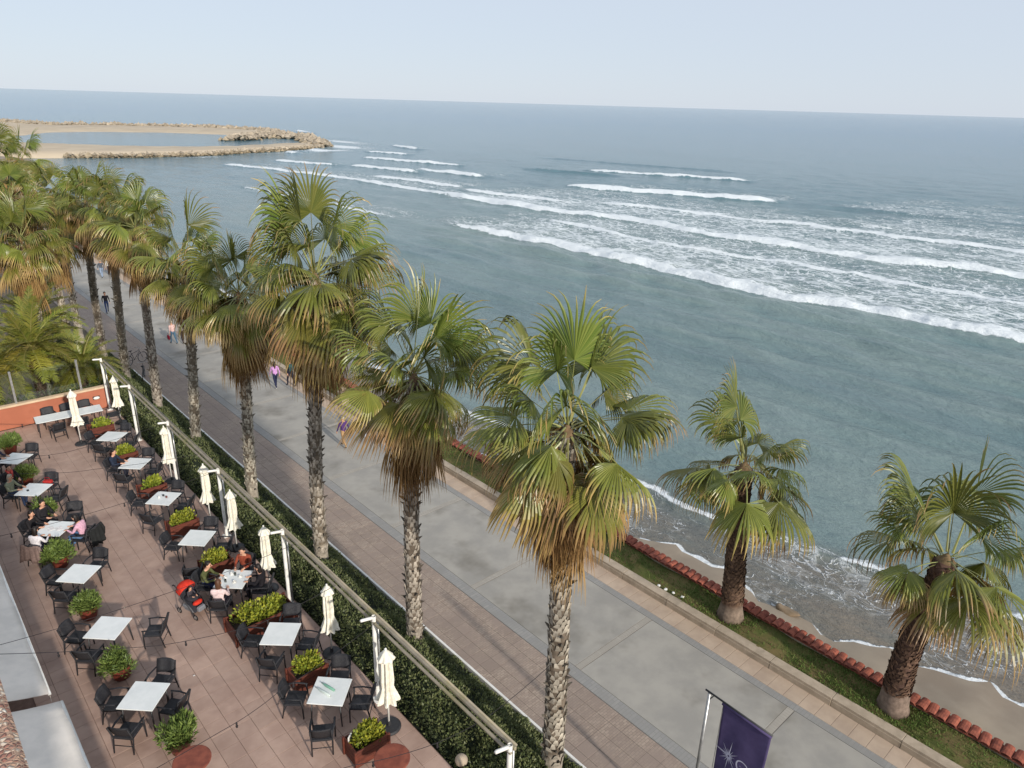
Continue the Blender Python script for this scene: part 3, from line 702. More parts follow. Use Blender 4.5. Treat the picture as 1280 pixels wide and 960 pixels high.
# ---- tables
def make_table(name, sx, sy):
    o = empty(name, (0, 0, 0))
    b = MB(); b.box((0, 0, 0.735), (sx, sy, 0.03)); b.build('tabletop', M['tabletop'], o, bevel=0.006)
    b = MB(); b.box((0, 0, 0.705), (sx - 0.1, sy - 0.1, 0.03)); b.build('apron', M['iron'], o)
    for a_ in (-1, 1):
        for c_ in (-1, 1):
            b = MB(); b.tube([(a_ * (sx / 2 - 0.1), c_ * (sy / 2 - 0.1), 0.70), (a_ * (sx / 2 - 0.06), c_ * (sy / 2 - 0.06), 0)], [0.024, 0.018], 8); b.build('leg', M['iron'], o, smooth=True)
    return o
# ---- chairs
def make_chair():
    o = empty('wicker_armchair', (0, 0, 0))
    b = MB(); b.box((0, 0.0, 0.425), (0.50, 0.50, 0.06)); b.build('seat', M['black'], o, bevel=0.015)
    n = 5; V = []; F = []
    for i in range(n + 1):
        for j in range(5):
            s_ = i / n; x = -0.25 + 0.5 * j / 4; bend = 0.05 * (1 - (2 * j / 4 - 1) ** 2)
            V.append((x, -0.22 - 0.13 * s_ - bend, 0.53 + 0.36 * s_ - (0.02 if i == n and j in (0, 4) else 0)))
    for i in range(n):
        for j in range(4): q = i * 5 + j; F.append((q, q + 1, q + 6, q + 5))
    b = MB(); b.add(V, F); q = b.mesh('backrest', M['black'], smooth=True)
    bm = bmesh.new(); bm.from_mesh(q); bmesh.ops.solidify(bm, geom=bm.faces[:], thickness=0.03); bm.to_mesh(q); bm.free(); link('backrest', q, o)
    for s_ in (-1, 1):
        b = MB(); b.tube([(s_ * 0.26, 0.25, 0.0), (s_ * 0.265, 0.24, 0.42), (s_ * 0.27, 0.22, 0.64)], [0.018, 0.022, 0.022], 6); b.build('leg', M['black'], o, smooth=True)
        b = MB(); b.tube([(s_ * 0.25, -0.30, 0.0), (s_ * 0.25, -0.22, 0.42), (s_ * 0.25, -0.36, 0.86)], [0.018, 0.022, 0.02], 6); b.build('leg', M['black'], o, smooth=True)
        b = MB(); b.tube([(s_ * 0.255, -0.29, 0.655), (s_ * 0.29, 0.0, 0.665), (s_ * 0.28, 0.25, 0.645)], [0.022, 0.03, 0.026], 6, squash=0.6); b.build('armrest', M['black'], o, smooth=True)
    b = MB(); b.tube([(-0.24, -0.25, 0.2), (0.24, -0.25, 0.2)], 0.012, 6); b.build('stretcher', M['black'], o, smooth=True)
    return o
ptable = make_table('dining_table', 0.92, 0.92); pchair = make_chair()
used_p = set()
def place(proto, loc, rz, label, cat, group):
    if proto.name not in used_p:
        used_p.add(proto.name); o = proto; o.location = loc; o.rotation_euler = (0, 0, rz); o['label'] = label
    else: o = copy_tree(proto, loc, rz, label)
    o['category'] = cat; o['group'] = group
    return o
DIR = {'NE': 45, 'NW': 135, 'SW': 225, 'SE': 315}
SIDE = {'NE': 'far', 'NW': 'left', 'SW': 'near', 'SE': 'right'}
TH_ = [(6.46, 13.6), (6.46, 16.42), (6.45, 19.73), (6.43, 22.75), (6.43, 26.2), (6.47, 29.8), (6.48, 33.1)]     # hedge row, nearest first
TL_ = [(2.82, 16.5), (2.85, 19.8), (2.87, 23.1), (2.88, 26.45), (2.9, 29.94), (2.86, 33.3)]                        # hotel row, nearest first
# (side, distance from table centre, sideways shift, extra turn)
CH = {('H', 0): [('NE', .80, .0, .05), ('NW', .92, 0, .0), ('SW', 1.02, .1, .15), ('SE', .80, 0, .0)],
      ('H', 1): [('NE', .80, .0, .1), ('NW', .82, 0, .0), ('SW', .80, 0, -.1), ('SE', .76, 0, .0)],
      ('H', 2): [('NE', .86, .0, 0), ('NW', .9, 0, .0), ('SW', .9, -.05, .1), ('SE', .88, 0, .0)],
      ('H', 3): [('NE', .78, .0, .0), ('NW', .80, 0.1, .0), ('SW', 1.55, .55, .35), ('SE', .86, 0, .1)],
      ('H', 4): [('NE', .80, .0, .0), ('NW', 1.0, -.1, .1), ('SW', 1.05, .1, -.2), ('SE', .76, 0, .0)],
      ('H', 5): [('NE', .80, .0, .1), ('NW', .85, 0, .0), ('SW', .82, 0, .0), ('SE', .76, 0, .0)],
      ('H', 6): [('NE', .80, .0, .0), ('NW', .76, 0, .0), ('SW', .74, 0, .0), ('SE', .78, 0, .1)],
      ('L', 0): [('NE', .80, .0, .0), ('NW', .76, 0, .1), ('SW', .80, 0, .0), ('SE', .74, 0, -.1)],
      ('L', 1): [('NW', .88, .1, .0), ('SW', .78, -.1, .0), ('SE', 1.15, .35, .15)],
      ('L', 2): [('NE', .86, .0, .0), ('NW', .74, 0, .0), ('SW', .74, 0, .0)],
      ('L', 3): [('NE', 1.25, .15, .4), ('NW', .84, -.1, .0), ('SW', .9, 0, .0), ('SE', .98, 0, .0)],
      ('L', 4): [('NE', .80, .0, .1), ('NW', .86, 0, .0), ('SE', .86, 0, .0)],
      ('L', 5): [('NE', .80, .0, .1), ('NW', .80, 0, .0)]}
SEAT = {}
for row, T, rname, from_ in (('H', TH_, 'hedge row', 'the camera'), ('L', TL_, 'hotel row', 'the camera')):
    for k, (x, y) in enumerate(T):
        a_ = R(45 + random.uniform(-2.5, 2.5))
        place(ptable, (x, y, Z), a_, f'{ORD[k]} square white table from the near end, {rname} of the terrace', 'table', 'square white tables')
        for (sd_, dist, sh_, tw) in CH[(row, k)]:
            d = R(DIR[sd_]); ox, oy = math.cos(d), math.sin(d)
            px, py = x + ox * dist - oy * sh_, y + oy * dist + ox * sh_
            f = math.atan2(-oy, -ox) - PI / 2 + tw + random.uniform(-.06, .06)
            SEAT[(row, k, sd_)] = (px, py, f)
            place(pchair, (px, py, Z), f, f'black wicker armchair on the {SIDE[sd_]} side of the {ORD[k]} white table, {rname}', 'chair', 'black wicker armchairs')
lt = make_table('long_table', 2.75, 0.9); tag(lt, 'long white table for six in front of the orange end wall', 'table'); lt.location = (5.63, 36.95, Z); lt.rotation_euler = (0, 0, R(-4))
for k, (x, y, f, lb) in enumerate(((4.95, 37.75, PI, 'far side of the long white table, left end'), (5.75, 37.75, PI, 'far side of the long white table, middle'), (6.5, 37.7, PI, 'far side of the long white table, right end'),
                                  (4.95, 36.05, 0.1, 'near side of the long white table, left end'), (5.95, 36.15, -0.1, 'near side of the long white table beside the parasol'))):
    place(pchair, (x, y, Z), f, 'black wicker armchair, ' + lb, 'chair', 'black wicker armchairs')
place(pchair, (7.35, 36.4, Z), 1.5, 'black wicker armchair beside the farthest wooden planter', 'chair', 'black wicker armchairs')
place(pchair, (6.95, 14.75, Z), 2.6, 'black wicker armchair between near planter and seventh parasol', 'chair', 'black wicker armchairs') if False else None
# round tables at the lower edge
for (x, y, lb) in ((6.55, 10.85, 'round red-brown table beside the nearest wooden planter'), (3.05, 13.8, 'round red-brown table beside the nearest potted shrub')):
    o = empty('round_table', (x, y, Z), 0, lb, 'table', 'round red-brown tables')
    b = MB(); b.lathe([(0.05, 0.69), (0.40, 0.69), (0.42, 0.705), (0.42, 0.725), (0.40, 0.735), (0.02, 0.736)], 28); b.build('tabletop', M['redtable'], o)
    b = MB(); b.tube([(0, 0, 0.02), (0, 0, 0.69)], 0.035, 10); b.build('column', M['iron'], o, smooth=True)
    b = MB(); b.lathe([(0.24, 0), (0.24, 0.02), (0.05, 0.05), (0.03, 0.06)], 20); b.build('base', M['iron'], o)

# ---- planters
YG1, YG2 = (0.42, 0.42, 0.05), (0.15, 0.21, 0.03)
def dome_leaves(name, rx, ry, rz, n, size, c1, c2, seed, aspect=0.5, clumps=7, upb=0.6):
    g = np.random.default_rng(seed); cc = g.uniform(-1, 1, (clumps, 2)) * [rx * 0.6, ry * 0.55]
    k = g.integers(0, clumps, n); u = g.normal(0, 1, (n, 3)); u /= np.linalg.norm(u, axis=1, keepdims=True); u[:, 2] = np.abs(u[:, 2])
    r = 0.35 + 0.65 * g.random((n, 1)) ** 0.4; s_ = np.array([rx * 0.5, ry * 0.5, rz * 1.0]) * (0.8 + 0.35 * g.random((clumps, 1)))[k]
    P = u * r * s_; P[:, :2] += cc[k]
    D = u * [1, 1, 0.7]; D[:, 2] += upb
    return leaf_mesh(name, P, D, size, c1, c2, M['bush'], aspect, 0.3, seed, 0.35)
def planter(x, y, lx, ly, hz, label, seed, white=False):
    o = empty('wooden_planter', (x, y, Z), random.uniform(-.03, .03), label, 'planter', 'wooden planters along the hedge row')
    for k in range(3):
        zc = 0.03 + hz / 3 * (k + 0.5)
        for s_ in (-1, 1):
            b = MB(); b.box((0, s_ * ly / 2, zc), (lx, 0.035, hz / 3 - 0.008)); b.build('plank', M['wood'], o, bevel=0.004)
            b = MB(); b.box((s_ * (lx / 2 - 0.02), 0, zc), (0.035, ly - 0.04, hz / 3 - 0.008)); b.build('plank', M['wood'], o, bevel=0.004)
    for a_ in (-1, 1):
        for c_ in (-1, 1): b = MB(); b.box((a_ * (lx / 2 + 0.008), c_ * (ly / 2 + 0.008), hz / 2 + 0.02), (0.06, 0.06, hz + 0.04)); b.build('corner_post', M['wood'], o, bevel=0.004)
    b = MB(); b.box((0, 0, hz * 0.45), (lx - 0.06, ly - 0.06, hz * 0.8)); b.build('soil', M['soil'], o)
    me = dome_leaves('foliage', lx * 0.44, ly * 0.46, 0.42, int(900 * lx), 0.105, YG1, YG2, seed, 0.62, int(8 * lx + 4), 0.7)
    q = link('foliage', me, o, (0.02, 0.02, hz - 0.10))
    return o
PLN = ['nearest wooden planter of yellow-green shrubs with a white card holder', 'wooden planter of yellow-green shrubs between first and second hedge-row tables', 'longest wooden planter, double width, in front of the seated family',
       'wooden planter behind the seated family, beside the man in rust', 'wooden planter between fourth and fifth hedge-row tables', 'wooden planter between fifth and sixth hedge-row tables',
       'wooden planter beside the seated man in navy', 'farthest wooden planter, by the long white table']
for k, (y, lx, ly) in enumerate(((11.96, .90, .58), (15.0, .92, .55), (17.95, 1.86, .82), (21.45, .92, .55), (24.62, .95, .55), (28.0, .92, .55), (31.65, .9, .55), (35.3, .95, .6))):
    planter(6.52, y, lx, ly, 0.5, PLN[k], 40 + k)
ch_ = empty('card_holder', (6.16, 12.1, Z + 0.54), 0.6, 'small white card holder on the rim of the nearest wooden planter', 'card')
b = MB(); b.box((0, 0, 0.06), (0.17, 0.03, 0.14)); b.build('card', M['white'], ch_, bevel=0.004); b = MB(); b.box((0, -0.018, 0.06), (0.12, 0.004, 0.09)); b.build('print_panel', M['steel'], ch_)
# ---- potted shrubs
POTN = ['nearest potted shrub, beside the round red-brown table', 'potted shrub at the near corner of the second hotel-row table', 'potted shrub between second and third hotel-row tables', 'potted shrub in front of the table of four friends',
        'potted shrub between fourth and fifth hotel-row tables', 'potted shrub beyond the fifth hotel-row table', 'farthest potted shrub, near the orange end wall']
pm = [dome_leaves('foliage', .42, .42, .50, 2000, 0.14, (0.22, 0.28, 0.07), (0.09, 0.14, 0.035), 60 + k, 0.26, 14, 0.45) for k in range(3)]
for k, (x, y) in enumerate(((3.11, 14.96), (2.75, 18.46), (2.72, 21.69), (2.68, 25.12), (2.85, 28.6), (2.96, 32.2), (2.98, 35.7))):
    o = empty('potted_shrub', (x, y, Z), k, POTN[k], 'plant', 'potted shrubs of the hotel row')
    b = MB(); b.lathe([(0.19, 0), (0.21, 0.02), (0.285, 0.36), (0.315, 0.37), (0.315, 0.43), (0.285, 0.43), (0.27, 0.38)], 22); b.build('pot', M['clay'], o, smooth=False)
    b = MB(); b.lathe([(0.275, 0.36), (0.275, 0.385), (0.1, 0.40)], 18); b.build('soil', M['soil'], o)
    q = link('foliage', pm[k % 3], o, (0, 0, 0.36)); q.scale = (1 + .1 * math.sin(k * 3), 1, 0.95 + .15 * math.cos(k * 2))
# ---- parasols
def make_parasol():
    o = empty('closed_parasol', (0, 0, 0))
    prof = [(0.015, 2.46), (0.05, 2.44), (0.17, 2.24), (0.165, 2.20), (0.10, 2.14), (0.11, 1.9), (0.12, 1.55), (0.105, 1.36), (0.135, 1.2), (0.20, 0.98), (0.215, 0.92), (0.16, 0.93), (0.05, 1.2)]
    rf = random.Random(3); jit = [rf.uniform(-.25, .25) for _ in range(40)]
    def fold(i, q): return 1 + (0.10 if i < 4 else 0.28) * math.cos(8 * q + jit[i % 40]) * (1 if i > 1 else 0) + 0.06 * math.sin(3 * q + i)
    b = MB(); b.lathe([(r * 1.05, z) for r, z in prof], 48, fold=fold); b.build('canopy', M['canvas'], o, smooth=False)
    b = MB(); b.tube([(0.12, 0, 1.33), (0.0, 0.12, 1.34), (-0.12, 0, 1.33), (0, -0.12, 1.34), (0.12, 0, 1.33)], 0.012, 5); b.build('tie', M['canvas'], o)
    b = MB(); b.tube([(0, 0, 0.05), (0, 0, 2.5)], 0.024, 10); b.build('pole', M['white'], o, smooth=True)
    b = MB(); b.ball((0, 0, 2.5), 0.03, 8, 6); b.build('finial', M['white'], o, smooth=True)
    b = MB(); b.lathe([(0.27, 0), (0.27, 0.03), (0.24, 0.06), (0.05, 0.08), (0.045, 0.2)], 24); b.build('base', M['iron'], o, smooth=False)
    return o
pu = make_parasol()
UM = [((5.55, 34.81), 'closed cream parasol standing in front of the long white table'), ((7.6, 36.2), 'farthest closed cream parasol, under the end of the rail'), ((7.5, 28.75), 'closed cream parasol third from the far end, between two rail posts'),
      ((7.55, 24.7), 'closed cream parasol next to the post at the fourth hedge-row table'), ((7.6, 22.4), 'closed cream parasol beside the fourth hedge-row table'), ((7.5, 19.5), 'closed cream parasol behind the black-haired woman'),
      ((7.55, 15.55), 'closed cream parasol behind the first hedge-row table'), ((7.35, 12.25), 'nearest closed cream parasol with a wide top flap, on a black round base')]
for k, ((x, y), lb) in enumerate(UM):
    o = place(pu, (x, y, Z), k * 1.7, lb, 'parasol', 'closed cream parasols'); o.scale = (1, 1, (1.06, .97, 1.0, .97, .94, .95, .96, 1.0)[k])
    if k == 7: o.scale = (1.15, 1.15, 1.0)

# ---- festoon cables with lamp sockets
def cable(pts, label, sag=0.18):
    P = [Vector(p_) for p_ in pts]; o = empty('light_string', P[0], 0, label, 'string lights', 'cables strung over the terrace'); b = MB(); L = []
    for a_, c_ in zip(P[:-1], P[1:]):
        for i in range(9):
            s_ = i / 8; q = a_.lerp(c_, s_); q.z -= sag * 4 * s_ * (1 - s_); L.append(q - P[0])
    b.tube(L, 0.007, 5); b.build('cable', M['cable'], o, smooth=True)
    for i in range(3, len(L), 8):
        b = MB(); b.lathe([(0.018, 0), (0.022, -0.03), (0.016, -0.07), (0.03, -0.10), (0.02, -0.14)], 8, tuple(L[i])); b.build('lamp_socket', M['cable'], o, smooth=True)
ZB = 4.12
cable([(0.2, 18.1, 4.2), (3.9, 17.9, 3.95), (7.6, 17.6, ZB)], 'dark festoon cable crossing above the family of four', .05)
cable([(0.2, 17.8, 4.2), (3.3, 16.0, 3.9), (5.4, 15.2, 3.9), (7.6, 15.1, ZB)], 'dark festoon cable crossing above the second hedge-row table', .04)
cable([(0.2, 12.2, 4.2), (3.4, 12.5, 3.9), (4.85, 12.75, 3.9), (7.6, 13.1, ZB)], 'dark festoon cable crossing above the first hedge-row table', .06)
cable([(0.2, 11.6, 4.3), (5.07, 9.9, 3.95), (6.55, 9.32, 3.9), (7.8, 8.95, ZB), (10.0, 9.0, 4.4)], 'dark cable at the lower edge running to the nearest palm', .05)
cable([(0.2, 23.6, 4.2), (3.6, 23.65, 3.9), (7.6, 23.5, ZB)], 'dark festoon cable above the third hotel-row table', .05)
cable([(0.2, 29.2, 4.2), (3.0, 27.6, 3.9), (4.5, 26.75, 3.9), (7.6, 25.2, ZB)], 'dark festoon cable above the table of friends', .05)
cable([(0.2, 34.8, 4.2), (2.65, 33.2, 3.9), (5.3, 31.4, 3.9), (7.6, 30.2, ZB)], 'farthest dark festoon cable across the terrace', .05)
cable([(0.2, 29.6, 4.2), (3.2, 29.14, 3.9), (4.5, 28.85, 3.9), (7.6, 28.7, ZB)], 'dark festoon cable ending at the fifth rail post', .05)

# ---- hedge bed
hx = np.array([7.88, 8.0, 8.35, 9.1, 9.7, 10.2, 10.7, 10.92, 11.0]); hz = np.array([1.35, 1.58, 1.70, 1.55, 1.15, 0.85, 0.50, 0.30, 0.12])
hprof = lambda x, y: np.interp(x, hx, hz) + 0.22 * fbm2(x, y, 400, 3, 2.6) * np.clip((11.0 - x) / 0.5, 0, 1)
hedge = empty('hedge', (9.4, 8, 0), 0, 'dense dark green clipped hedge between the terrace and the promenade', 'hedge')
xs = np.linspace(7.88, 10.98, 26); ys = np.arange(2.0, 52, 0.2); X, Y = np.meshgrid(xs, ys, indexing='ij')
Zh = hprof(X, Y) - 0.12 + 0.05 * fbm2(X, Y, 402, 2, 9); a, b_ = X.shape; idx = np.arange(a * b_).reshape(a, b_)
F = np.stack([idx[:-1, :-1], idx[1:, :-1], idx[1:, 1:], idx[:-1, 1:]], -1).reshape(-1, 4)
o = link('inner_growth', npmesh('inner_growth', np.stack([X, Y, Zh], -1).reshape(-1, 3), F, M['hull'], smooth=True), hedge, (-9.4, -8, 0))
g = np.random.default_rng(17); n = 95000
yy = 4 + 46 * g.random(n) ** 1.7; xx = g.uniform(7.9, 11.0, n)
cl = fbm2(xx, yy, 404, 3, 7); dep = g.random(n) ** 2 * 0.14
zt = hprof(xx, yy) + 0.09 * cl - dep
kp = (cl > -0.75) | (g.random(n) < 0.35); xx, yy, zt = xx[kp], yy[kp], zt[kp]
slope = np.clip((xx - 9.6) * 0.9, -0.2, 1.2) - 0.8 * (xx < 8.1)
D = np.stack([slope, np.zeros_like(xx), np.ones_like(xx)], 1)
sz_ = 0.085 + 0.02 * np.clip((yy - 15) / 20, 0, 1.5)
hm = leaf_mesh('leaves', np.stack([xx, yy, zt], 1), D, sz_[:, None], (0.085, 0.12, 0.045), (0.19, 0.21, 0.09), M['bush'], 0.55, 0.3, 18, 0.55)
q = link('leaves', hm, hedge, (-9.4, -8, 0)); q['kind'] = 'stuff'
b = MB(); b.box((11.05, 24, 0.17), (0.08, 46, 0.36)); o = b.build('white_edging', M['white'], None, bevel=0.01); tag(o, 'thin white metal edging strip along the promenade side of the hedge', 'edging')
b = MB(); b.ball((0, 0, 0.12), (0.16, 0.16, 0.15), 12, 8); tag(b.build('stone_ball', M['stone'], None, (8.05, 10.15, Z + 0.02), smooth=True), 'small grey stone ball at the hedge foot near the lower edge', 'ornament')

# ------------------------------------------------------------------ palms
GR_A = np.array((0.105, 0.14, 0.024)); GR_B = np.array((0.195, 0.21, 0.045)); TAN = np.array((0.42, 0.275, 0.11)); BRN = np.array((0.29, 0.165, 0.07)); YEL = np.array((0.36, 0.29, 0.045))
def fan_leaf(name, elev, seed, dead=False, age=0.3, scale=1.0):
    """costapalmate fan leaf growing along +X; drooping, split segments; elev in degrees"""
    g = np.random.default_rng(seed); b = MB(); e = R(elev)
    Lp = ((1.0 + 0.25 * max(0, elev - 10) / 60) if not dead else 0.55) * g.uniform(0.85, 1.15) * scale
    d = Vector((math.cos(e), 0, math.sin(e))); p_ = Vector((0, 0, 0)); pts = [p_.copy()]
    for k in range(6):
        d = (d + Vector((0, 0, (-0.012 if elev > 45 else -0.05) - 0.03 * (elev < 30))) + Vector((0, g.normal(0, .01), 0))).normalized(); p_ = p_ + d * (Lp / 6); pts.append(p_.copy())
    pc = tuple(BRN if dead else (0.30, 0.30, 0.10))
    b.tube(pts, [0.026, 0.022, 0.019, 0.017, 0.016, 0.015, 0.014], 4, col=pc, squash=0.6)
    A = d; Sd = Vector((0, 1, 0)); Nn = Sd.cross(A) * -1
    if Nn.z < 0: Nn = -Nn
    ns = 42 if not dead else 28; span = R(128 if not dead else 60); Lb = 1.32 * scale * g.uniform(0.9, 1.1) * (1 if not dead else 1.1)
    da = 2 * span / ns
    roll_ = g.normal(0, 0.4); foldv = g.uniform(0.45, 1.15) if not dead else 1.2; grp = g.uniform(0.55, 1.5, 12)
    for s_ in range(ns):
        a_ = -span + da * (s_ + 0.5); f_ = a_ / span
        L = Lb * (1 - 0.42 * abs(f_) ** 1.7) * g.uniform(0.9, 1.07)
        dirv = A * math.cos(a_) + Sd * math.sin(a_) - Nn * (foldv * abs(math.sin(a_)) ** 1.3) + Nn * roll_ * math.sin(a_) * 0.5
        dirv = (dirv + Nn * 0.12).normalized()
        if g.random() < 0.04: continue
        dr = grp[s_ // 5] * g.uniform(0.8, 1.2); q = pts[-1].copy() + A * 0.0; dv = dirv.copy()
        st = [0, .18, .36, .52, .66, .78, .89, 1.0]; prev = 0; V = []; C = []
        tw = g.normal(0, 0.15)
        tip0 = g.uniform(0.68, 0.92) - 0.36 * age
        t_ = g.random(); gc = GR_A * (1 - t_) + GR_B * t_; gc = gc * (1 - 0.35 * age) + YEL * 0.35 * age
        for tt in st:
            step = (tt - prev) * L; prev = tt
            q = q + dv * step
            droop = (0.02 + ((0.62 + 0.9 * min(1, max(0, (80 - elev) / 45))) * max(0, tt - 0.26) * dr if not dead else 0.5 * tt))
            dv = (dv + Vector((0, 0, -droop)) + Sd * tw * 0.12 * tt).normalized()
            wdt = 2 * tt * L * math.sin(da / 2) * 1.02 if tt <= 0.5 else 2 * 0.5 * L * math.sin(da / 2) * 1.02 * max(0.0, (1 - tt) / 0.5) ** 0.75
            wdt = max(wdt, 0.006) * (0.9 if dead else 1)
            side = dv.cross(Nn).normalized() if abs(dv.dot(Nn)) < 0.97 else Sd
            nn = side.cross(dv).normalized()
            if nn.dot(Nn) < 0: nn = -nn
            V += [q - side * wdt / 2, q + nn * wdt * 0.32, q + side * wdt / 2]
            k_ = min(max((tt - tip0) / 0.22, 0), 1)
            if dead: cc = BRN * (0.75 + 0.5 * t_) * (1 - 0.4 * tt) + TAN * 0.4 * tt
            else: cc = gc * (1 - k_) + (TAN * (0.7 + 0.5 * t_)) * k_
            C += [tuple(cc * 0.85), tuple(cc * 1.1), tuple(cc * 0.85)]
        F_ = []
        for i in range(len(st) - 1):
            o_ = i * 3; F_ += [(o_, o_ + 1, o_ + 4, o_ + 3), (o_ + 1, o_ + 2, o_ + 5, o_ + 4)]
        b.add(V, F_, C)
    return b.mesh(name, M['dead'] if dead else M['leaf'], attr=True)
CLS = [82, 66, 50, 34, 18, 2, -16, -36, -58]
FAN = {e: [fan_leaf('leaf', e, 1000 + 10 * i + k, age=min(1.1, max(0, (45 - e) / 80))) for k in range(4)] for i, e in enumerate(CLS)}
DEAD = [fan_leaf('dead_leaf', e, 2000 + k, True) for k, e in enumerate((-60, -68, -74, -80, -84, -78))]

def palm_trunk(H, lean, r0, r1, seed, style):
    """local to the base; returns trunk and leaf-base meshes"""
    g = np.random.default_rng(seed); n = int(H / 0.18) + 2
    ctr = lambda s_: Vector((lean[0] * s_ ** 1.5 + 0.05 * math.sin(s_ * 5 + seed), lean[1] * s_ ** 1.5 + 0.05 * math.sin(s_ * 4 + 2 * seed), H * s_))
    rad = lambda s_: (r1 + (r0 - r1) * (1 - s_) ** 1.3 + (0.08 * r0 / 0.3) * max(0, 1 - s_ * H / 0.7) ** 2)
    b = MB(); P = []; r = []; C = []
    for i in range(n):
        s_ = i / (n - 1); P.append(ctr(s_)); r.append(rad(s_) * g.uniform(0.95, 1.05)); t_ = g.uniform(.8, 1.15)
        C.append((0.15 * t_, 0.12 * t_, 0.09 * t_) if style == 'tall' else (0.10 * t_, 0.062 * t_, 0.045 * t_))
        if style == 'tall' and s_ * H < 1.3: C[-1] = (0.30 * t_, 0.26 * t_, 0.21 * t_)
        if style != 'tall' and s_ * H < 0.7: C[-1] = (0.20 * t_, 0.15 * t_, 0.115 * t_)
    b.tube(P, r, 16, col=C); tm = b.mesh('trunk', M['bark'], attr=True, smooth=True)
    b = MB(); na = 9 if style == 'tall' else 16; rh = 0.125 if style == 'tall' else 0.085; z = 1.0 if style == 'tall' else 0.65; row = 0
    while z < H - 0.1:
        s_ = z / H; c = ctr(s_); rr_ = rad(s_)
        for k in range(na):
            a_ = 2 * PI * (k + 0.5 * (row % 2) + g.normal(0, .09)) / na
            if g.random() < 0.10: continue
            wd = 2 * PI * rr_ / na * g.uniform(0.75, 1.1); hh = rh * g.uniform(0.9, 1.9); out = 0.016 + 0.04 * g.random() ** 2
            long_ = style == 'tall' and g.random() < 0.10
            if long_: out = g.uniform(0.09, 0.17); wd *= 0.6; hh *= 0.8
            er = Vector((math.cos(a_), math.sin(a_), 0)); et = Vector((-math.sin(a_), math.cos(a_), 0)); c0 = c + Vector((0, 0, g.normal(0, .02)))
            sk = g.normal(0, .03)
            bl = c0 + er * (rr_ + 0.004) - et * wd * 0.5; br_ = c0 + er * (rr_ + 0.004) + et * wd * 0.5
            tl_ = c0 + er * (rr_ + out) - et * wd * 0.22 + et * sk + Vector((0, 0, hh)); tr_ = c0 + er * (rr_ + out) + et * wd * 0.22 + et * sk + Vector((0, 0, hh * g.uniform(.85, 1.1)))
            bk = c0 + er * (rr_ - 0.02) + Vector((0, 0, hh * 0.75))
            t_ = g.uniform(0.65, 1.25)
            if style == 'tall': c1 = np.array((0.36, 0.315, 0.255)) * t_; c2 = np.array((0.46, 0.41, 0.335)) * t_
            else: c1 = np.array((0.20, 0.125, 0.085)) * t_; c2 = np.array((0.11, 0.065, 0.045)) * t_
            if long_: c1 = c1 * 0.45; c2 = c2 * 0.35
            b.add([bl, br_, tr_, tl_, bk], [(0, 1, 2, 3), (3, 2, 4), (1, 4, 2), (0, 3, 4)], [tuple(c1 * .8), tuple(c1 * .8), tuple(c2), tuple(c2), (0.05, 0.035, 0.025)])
        z += rh * g.uniform(0.9, 1.1); row += 1
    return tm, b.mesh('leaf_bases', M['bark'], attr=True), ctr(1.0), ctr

GA = R(137.5)
def palm(base, crown, r0, r1, nl, ndead, seed, label, style='tall', scale=1.0, group='fan palms in the hedge row', emin=-58, emax=85):
    g = random.Random(seed); H = crown[2] - base[2]
    o = empty('fan_palm', base, 0, label, 'palm tree', group); lx_, ly_ = g.uniform(-.16, .22), g.uniform(-.16, .16)
    tm, lb, top, ctr = palm_trunk(H, (crown[0] - base[0], crown[1] - base[1]), r0, r1, seed, style)
    link('trunk', tm, o); q = link('leaf_bases', lb, o); q['kind'] = 'stuff'
    b = MB(); b.lathe([(r1 * 0.9, -0.35), (r1 * 1.1, -0.1), (r1 * 0.8, 0.06), (r1 * 0.3, 0.2), (0.02, 0.28)], 12, tuple(top), col=(0.16, 0.11, 0.06)); b.build('crown_heart', M['bark'], o, attr=True, smooth=True)
    nl = int(nl * 0.96)
    for k in range(nl):
        s_ = (k + 0.5) / nl; e = emax + (emin - emax) * s_ ** 0.68 + g.uniform(-14, 14)
        ec = min(CLS, key=lambda q_: abs(q_ - e)); az = k * GA + g.uniform(-.3, .3) + seed
        q = link('leaf', g.choice(FAN[ec]), o); sc_ = scale * g.uniform(0.74, 1.16)
        q.scale = (sc_, sc_, sc_); q.rotation_mode = 'QUATERNION'; q.rotation_quaternion = Matrix.Rotation(lx_ + .10, 3, 'Y').to_quaternion() @ Matrix.Rotation(ly_, 3, 'X').to_quaternion() @ Matrix.Rotation(az, 3, 'Z').to_quaternion() @ Matrix.Rotation(g.uniform(-.28, .28), 3, 'X').to_quaternion() @ Matrix.Rotation(g.uniform(-.16, .16), 3, 'Y').to_quaternion()
        zz_ = 0.32 - 0.5 * s_; rr_ = r1 * (0.3 + 0.7 * min(1, s_ * 2)); q.location = top + Vector((rr_ * math.cos(az), rr_ * math.sin(az), zz_))
    ndead = int(ndead * 1.9)
    for k in range(ndead):
        s_ = k / max(1, ndead); az = k * GA * 1.3 + g.uniform(-.4, .4); dz = -0.2 - 1.25 * s_ * g.uniform(.5, 1.25)
        q = link('dead_leaf', g.choice(DEAD), o); sc_ = scale * g.uniform(0.9, 1.25); q.scale = (sc_, sc_, sc_)
        q.rotation_euler = (g.uniform(-.08, .08), g.uniform(-.08, .08), az)
        c = ctr(max(0, (H + dz) / H)); q.location = c + Vector((r1 * 1.05 * math.cos(az), r1 * 1.05 * math.sin(az), 0))
    return o
